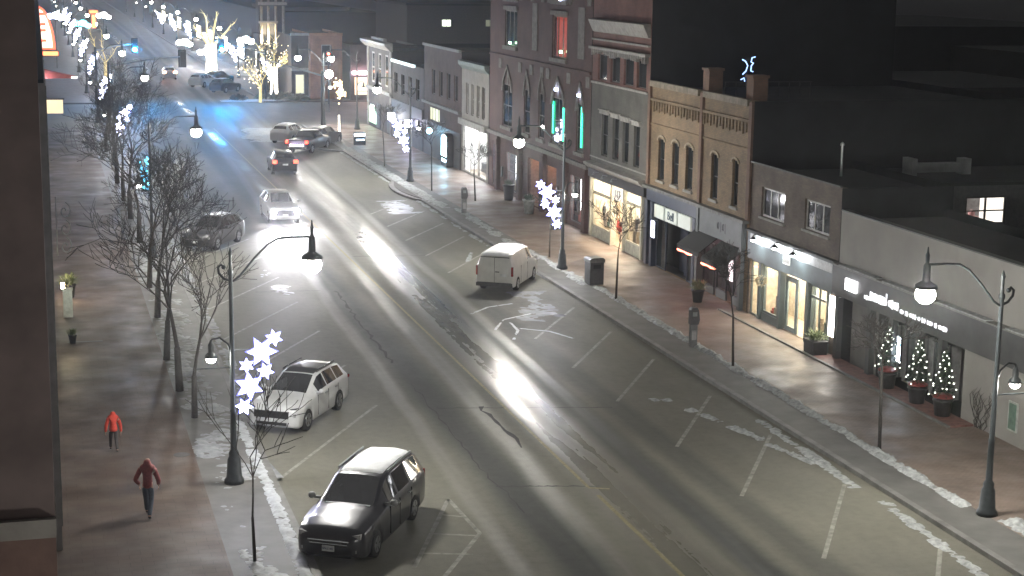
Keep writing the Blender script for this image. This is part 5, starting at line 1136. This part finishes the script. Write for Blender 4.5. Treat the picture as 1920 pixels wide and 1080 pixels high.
MB().add([(1.7, .3, 4.5), (4.6, .3, 4.5), (4.6, 1.6, 4.5), (1.7, 1.6, 4.5), (1.7, .3, 6.4), (4.6, .3, 6.4), (4.6, 1.6, 6.4), (1.7, 1.6, 6.4)], [(0, 1, 2, 3), (4, 7, 6, 5), (2, 6, 7, 3), (1, 5, 6, 2), (0, 3, 7, 4)]).build('interior', mat('room_cream', (.6, .55, .5), .8, 0, .1, 3, 0, (1, .88, .78), .55), t)
MB().box(2.6, 3.7, 1.4, 1.55, 4.55, 5.85).build('doorway', mat('grey_door', (.2, .2, .21), .6), t); MB().ball((2.95, .8, 5.2), .16, 8).box(2.7, 3.25, .7, .95, 4.55, 5.06).build('figurine', mat('pink_cloth', (.6, .3, .32), .7), t)
MB().box(1.9, 12, -1.6, -.02, 4.15, 4.3).build('lean_to_roof', mat('grey_flashing', (.16, .165, .165), .7), t)
# rooftop pieces
def rooftop(name, label, cat, loc, f, m):
    mb = MB(); f(mb); o = tag(mb.build(name, m, None, False), label, cat); o.location = loc; return o
rooftop('roof_vent', 'thin pale vent pipe standing on the dark roof', 'vent pipe', (33.8, 66.6, 6.6), lambda m: m.tube([(0, 0, 0), (0, 0, 1.4)], .06, 8).lathe([(.1, 0), (.1, .08), (.02, .16)], (0, 0, 1.4), 8), M['metal'])
rooftop('roof_duct', 'long grey metal duct lying on the dark roof', 'duct', (36.9, 66.2, 6.7), lambda m: m.box(0, 2.6, -.3, .3, .12, .5).box(-.1, .15, -.45, .45, 0, .75).box(2.5, 2.9, -.3, .3, 0, .7), mat('duct_metal', (.22, .23, .23), .6, .2, .2, 2))
rooftop('rear_parapet', 'low brown parapet wall on the roof behind the yellow brick building', 'wall', (31.5, 73, 6.5), lambda m: m.box(0, 9, 0, .3, 0, 1.2), brick('brown_brick', (.17, .13, .1), (.13, .1, .08), (.12, .11, .1)))
t2 = thing('blue_neon_sign', 'blue neon squiggle hanging in the dark above the chimneys', 'sign', (35.2, 80.5, 10.55)); nn = glow('blue_neon', (.3, .5, 1), 1.3)
MB().tube([(0, 0, -1.2), (0, 0, -.2)], .03, 6).build('post', M['post'], t2)
nm = MB()
for pts in (((-.6, .9), (-.2, .7), (.1, .2), (-.1, -.4), (-.5, -.8)), ((1.0, 1.2), (.6, 1.1), (.5, .6), (.8, .5), (.55, .2), (.5, -.4), (.8, -.5)), ((-.7, -1.4), (-.3, -1.2), (-.2, -1.6))): nm.tube([(a*.45, 0, b*.45) for a, b in pts], .03, 6)
nm.build('neon_tube', nn, t2)
rl = MB()
for k in range(9): rl.box(k*.55, k*.55+.03, 0, .03, 0, .75)
rl.box(0, 4.5, -.005, .035, .75, .8); tag(rl.build('roof_railing', M['black']), 'dark railing on the roof between the two chimneys', 'railing').location = (31.2, 73.8, 9.5)

# ------------------------------------------------------------------ left side
t = thing('dark_brick_building', 'dark building filling the left edge, with a stone ledge near its foot', 'building', (0, 8, 0))
MB().box(-14, -.55, -20, 34, 0, 24).build('wall', mat('dark_render', (.15, .125, .125), .8, 0, .2, 1.5), t); MB().box(-14.2, -.45, -20.2, 34.2, 24, 24.3).build('roof', M['roof'], t)
MB().box(-.55, -.012, 4, 4.7, 11.64, 23.8).build('pier', mat('dark_pier', (.19, .15, .145), .8, 0, .25, 2), t); MB().box(-.55, -.012, 4.05, 4.65, 0, 11.5).build('pier_base', mat('dull_red_render', (.17, .11, .095), .8, 0, .25, 3, .2), t); MB().box(-.56, -.006, 3.95, 4.75, 11.5, 11.638).build('ledge', M['stone'], t)
lw = mat('left_facade', (.22, .21, .21), .75, 0, .2, 2)
t = thing('left_row_building', 'grey edged shop building just visible along the left side of the pavement', 'building', (0, 44, 0))
MB().box(-12, .12, 0, 100, 0, 12.5).build('wall', lw, t); MB().box(-12.1, .1, .05, 99, 12.5, 12.6).build('roof', M['roof'], t)
for y in range(2, 98, 6): MB().box(.12, .16, y, y+.5, 0, 12.3).build('pilaster', mat('left_pilaster', (.16, .165, .16), .7), t)
for k, y in enumerate((20, 26.5, 33)):
    w = MB().box(.12, .2, y, y+3.2, .6, 3.0).build('shop_window', M['black'], t); MB().box(.2, .204, y+.1, y+3.1, .7, 2.9).build('pane', glow('left_shop_green', (.7, .9, .75), .9) if k < 2 else glow('left_shop_warm', (1, .8, .55), 4), w)
t = thing('left_far_building', 'low building with glowing signs far up the left side', 'building', (-14, 190, 0)); MB().box(0, 13.9, 0, 260, 0, 9).build('wall', lw, t); MB().box(0, 14, 0, 260, 9, 9.2).build('roof', M['roof'], t)
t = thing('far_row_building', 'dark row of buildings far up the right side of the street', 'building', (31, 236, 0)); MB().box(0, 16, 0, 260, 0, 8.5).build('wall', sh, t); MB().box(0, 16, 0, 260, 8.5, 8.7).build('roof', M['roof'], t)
for k in range(9): MB().box(-.1, -.002, 6+k*24, 14+k*24, .5, 2.8).build('shop_window', glow('far_shop_cold', (.85, .92, 1), 5) if k % 2 else glow('far_shop_warm', (1, .85, .6), 4), t)
def proj_sign(name, label, x, y, z, w, h, m, cat='sign', d=.15):
    t = thing(name, label, cat, (x, y, z)); MB().box(0, w, 0, d, 0, h).build('sign_box', M['black'], t); MB().box(.04, w-.04, -.03, -.002, .05, h-.05).build('sign_face', m, t); return t
redn = glow('orange_red_neon', (1, .16, .06), 2.4)
proj_sign('neon_sign', 'long orange red neon bar sign projecting from the left facade', .1, 130, 8.45, 1.35, .4, redn)
a_ = thing('awning', 'dull red awning projecting over the left pavement with a pale front edge', 'awning', (.1, 130, 6.8)); MB().prism([(0, .7), (2.6, .1), (2.6, 0), (0, 0)], 0, 1.2).build('canvas', mat('red_canvas', (.3, .06, .05), .8, 0, .2, 4, 0), a_, fix=True); MB().box(2.2, 2.62, -.02, -.002, .02, .14).build('lit_edge', glow('pale_edge', (1, .95, .85), 2.5), a_)
a_ = thing('marquee', 'glowing white and red marquee far up the left facade', 'sign', (-.4, 130, 8.95))
ar = lambda k: [(.4, 0)]+[(.4+1.15*k*math.cos(math.pi*i/16)**.5, 3.3*i/8) for i in range(9)]
MB().prism(ar(1.08), .05, .2).build('backing', glow('marquee_red', (1, .12, .06), 1.3), a_, fix=True); MB().prism([(q_[0]-.03, .15+q_[1]*.9) for q_ in ar(.92)], 0, .045).build('lit_face', glow('marquee_white', (1, .68, .55), 1.5), a_, fix=True)
for z in (.55, 1.3, 1.75, 2.5): MB().box(.42, 1.0, -.02, -.002, z, z+.2).build('neon_letter_row', glow('marquee_red2', (1, .1, .05), 1.2), a_)
proj_sign('neon_sign', 'red neon sign post glowing above the far left trees', 6.9, 240, 8.2, 1.2, .5, redn); proj_sign('neon_sign', 'lower red neon panel under the far left neon sign', 7.2, 240, 6.2, .6, 1.9, redn)
proj_sign('neon_sign', 'small red light high at the top left corner', .0, 118, 15.8, .9, .35, redn)
for i, (x, y, z, m, lab) in enumerate(((2.5, 250, 7.5, glow('blue_bar', (.5, .6, 1), 12), 'slanted blue white light strip at the top left'), (6.5, 262, 6, glow('cyan_sign2', (.1, .7, .8), 6), 'cyan hanging light among the far left lamps'), (11, 300, 6, glow('white_far', (1, .95, 1), 20), 'blazing white canopy light far up the street'), (21.5, 262, 3.2, glow('white_far', (1, .95, 1), 20), 'blazing white shop light right of the far roadway'), (23.2, 246, 2.6, glow('white_far', (1, .95, 1), 20), 'second blazing white shop light nearer the far lit tree'), (28.2, 240, 4.6, glow('pale_far', (.85, .9, 1), 8), 'pale light bar right of the far lit tree'))):
    t2 = thing('far_light', lab, 'light', (x, y, 0), 0, 'lights far up the street'); MB().tube([(0, 0, 0), (0, 0, z)], .06, 6).build('post', M['post'], t2); MB().ball((-.7, 0, z), .5, 10, sz=.8).ball((.1, 0, z+.1), .65, 10, sz=.75).ball((.8, 0, z-.25), .5, 10, sz=.7).build('lit_panel', m, t2, True)
t2 = thing('wall_lamp', 'bluish white wall lamp at the left edge above the pavement', 'lamp', (.05, 129.8, 6.3)); MB().box(-.1, .1, 0, .1, 0, .5).build('bracket', M['black'], t2); MB().ball((.0, -.1, .2), .33, 8, sz=.7).build('bulb', glow('wall_bulb', (.8, .85, 1), 40), t2, True)
a_ = thing('warm_glow_box', 'warm glowing box standing in for lit ground far down the left side', 'glow box', (.12, 130, 4.7)); MB().box(0, 1.6, 0, 1.6, .52, .62).build('glow_box_top', M['black'], a_); MB().box(.3, 1.5, 0, .2, -.5, .5).build('lit_face', glow('warm_ground_glow', (1, .75, .45), .45), a_)  # added box with a glowing face, imitates warm light on the far ground
t2 = thing('scroll_sign_bracket', 'snow dusted wrought iron scroll hanging off the left facade', 'bracket', (.55, 72, 3.3)); sm = MB()
for k in range(3):
    c = Vector((.25, 0, .4+k*.75)); sm.tube([c+Vector((math.cos(a*.7)*(.05+.02*a), 0, math.sin(a*.7)*(.05+.025*a)*1.2)) for a in range(12)], .03, 5)
sm.tube([(-.1, 0, 0), (-.1, 0, 2.5)], .03, 5).build('iron_scroll', mat('frosted_iron', (.25, .26, .25), .6), t2)
planter(.95, 79, 1.1, 'snowy green potted shrub against the left facade', (.12, .16, .1), 'pot'); planter(.9, 69.2, .6, 'low leafy pot by the left facade near the drain', (.12, .15, .07), 'pot')
t2 = thing('white_display_box', 'white upright box standing against the left facade', 'box', (.62, 74.4, .134)); MB().box(0, .4, 0, .4, 0, 1.2).box(-.03, .43, -.03, .43, 1.2, 1.26).build('cabinet', mat('white_cabinet', (.5, .5, .48), .6), t2)
t2 = thing('wall_lantern', 'warm lantern low on the left facade lighting the pavement', 'lamp', (.5, 70.6, 2.1)); MB().box(0, .2, 0, .2, 0, .05).box(0, .2, 0, .2, .3, .35).build('cage', M['black'], t2); MB().box(.03, .17, .03, .17, .05, .3).build('bulb', glow('lantern_bulb', (1, .7, .35), 60), t2)
struct('trench_drain', MB().box(.7, 2.1, 69.25, 69.45, .1, .14), M['black']); struct('utility_cover', MB().lathe([(.26, .1), (.26, .139)], (3.9, 52.2, 0), 18), mat('cover_iron', (.05, .05, .05), .5, .5))
struct('manhole_cover', MB().lathe([(.3, -.01), (.3, .005)], (22.3, 70.9, 0), 20), mat('cover_iron', (.05, .05, .05), .5, .5))

# ------------------------------------------------------------------ pavement furniture on the right
t = thing('litter_bin', 'boxy dark litter bin on the right verge beside the parked van', 'bin', (26.0, 77.1, .13), .08)
MB().box(-.36, .36, -.36, .36, .04, 1.15).build('body', mat('bin_dark', (.035, .04, .042), .5), t); MB().prism([(-.4, 1.15), (.4, 1.15), (.4, 1.3), (.3, 1.38), (-.3, 1.38), (-.4, 1.3)], -.4, .4).build('lid', mat('bin_lid', (.12, .125, .12), .5), t, fix=True)
MB().box(-.2, .2, -.366, -.361, .85, 1.05).build('opening', M['dark'], t); MB().box(-.3, .3, -.364, -.361, .15, .75).build('door_panel', mat('bin_panel', (.05, .055, .058), .5), t)
def pay(x, y, label):
    t = thing('pay_station', label, 'parking meter', (x, y, .13), 0, 'parking pay stations'); g = mat('pay_grey', (.13, .135, .14), .45, .2)
    MB().prism([(-.14, 0), (.14, 0), (.14, .95), (-.14, .95)], -.12, .12).build('pedestal', g, t, fix=True)
    MB().prism([(-.17, .95), (.17, .95), (.22, 1.15), (.17, 1.55), (.1, 1.66), (-.1, 1.66), (-.17, 1.55)], -.15, .15).build('head', mat('pay_dark', (.05, .05, .055), .4), t, fix=True)
    MB().box(-.1, .1, -.156, -.151, 1.3, 1.48).build('screen', mat('pay_screen', (.2, .22, .22), .3), t); MB().box(-.1, .1, -.126, -.121, .3, .7).build('notice', mat('pay_notice', (.3, .3, .3), .6), t)
pay(25.7, 63.2, 'grey parking pay station on the right verge between two slim trees'); pay(25.5, 101.6, 'dark parking pay station farther up the right verge beyond the van')
# newspaper boxes / lit panel beyond the corner cars
t = thing('lit_panel_box', 'small box with a bright blue white top beside the corner cars', 'box', (26.4, 142.5, .134)); MB().box(-.5, .5, -.2, .2, 0, 1.1).build('box', M['black'], t); MB().box(-.46, .46, -.22, -.202, .75, 1.0).box(-.3, .4, -.22, -.202, .4, .5).build('lit_face', glow('box_blue', (.6, .8, 1), 5), t)
# shrubs round the lit trees
def shrub(x, y, s, label, m):
    f = MB(); rnd = random.Random(int(x*y))
    for i in range(420):
        d = Vector((rnd.gauss(0, 1), rnd.gauss(0, 1), abs(rnd.gauss(0, .8)))).normalized(); p = Vector((d.x*s, d.y*s*.8, d.z*s*.6))*rnd.uniform(.5, 1); w = d.orthogonal().normalized()*.12; f.add([p-w, p+w, p+d*.25], [(0, 1, 2)])
    o = tag(f.build('shrub', m), label, 'shrub', 'shrubs by the lit trees'); o.location = (x, y, .15); return o
shm = mat('frosted_shrub', (.16, .19, .16), .85, 0, .5, 3)
shrub(26.6, 190.6, 1.5, 'frosted shrub at the foot of the blazing lit tree', shm); shrub(24.6, 191.4, 1.2, 'frosted shrub between the two lit trees', shm); shrub(21.6, 190.8, 1.0, 'dark shrub left of the yellow lit tree', mat('dark_shrub', (.05, .06, .05), .85, 0, .5, 3)); shrub(28.6, 190.6, 1.0, 'small frosted shrub right of the blazing tree', shm)
snow_patch([(19.5, 190.3), (24, 190.4), (28, 190.6)], 2.2, .1, .2, 61, label='snow bank at the far corner of the crossing', res=.3, lump=.7)
snow_patch([(26.5, 235), (26.6, 262), (26.6, 300)], 3.5, .12, .3, 62, label='snow on the verge far up the right side', res=.6, lump=.4)
snow_patch([(8, 205), (8.5, 240), (9, 290)], 3, .1, .5, 63, z=0, label='snow along the far left gutter', res=.6, lump=.4)
snow_patch([(27, 232), (30, 234)], 8, .12, .1, 64, label='snow round the far lit tree', res=.5, lump=.5)

# ------------------------------------------------------------------ damp night air
hm = bpy.data.materials.new('night_air'); hm.use_nodes = True; nt = hm.node_tree; nt.nodes.clear()
o_ = N(nt, 'ShaderNodeOutputMaterial'); v = N(nt, 'ShaderNodeVolumePrincipled'); v.inputs['Color'].default_value = (.9, .92, .96, 1); v.inputs['Density'].default_value = HAZE; v.inputs['Anisotropy'].default_value = .82
nt.links.new(v.outputs[0], o_.inputs['Volume'])
for n_ in ('lamp_globe', 'path_globe', 'fir_bulbs', 'warm_bulbs', 'warm_bulbs_bright', 'cyan_bulbs', 'yellow_wrapped_bark', 'glow_rim', 'dim_window', 'dimmer_window', 'sallow_small', 'sallow_window', 'blue_neon', 'screen_cyan', 'sign_letters', 'panel_white', 'number_cream', 'red_curtain', 'cold_strip', 'amber_glass', 'left_shop_green', 'orange_red_neon', 'marquee_red', 'marquee_red2', 'marquee_white', 'pink_poster', 'sign_cream', 'tail_light', 'far_tail', 'lit_plate', 'green_led', 'room_cream'):
    if n_ in _m: _m[n_].cycles.emission_sampling = 'NONE'
tag(MB().box(-940, 1140, -90, 1640, -1.1, 32).build('haze', hm), kind='stuff')
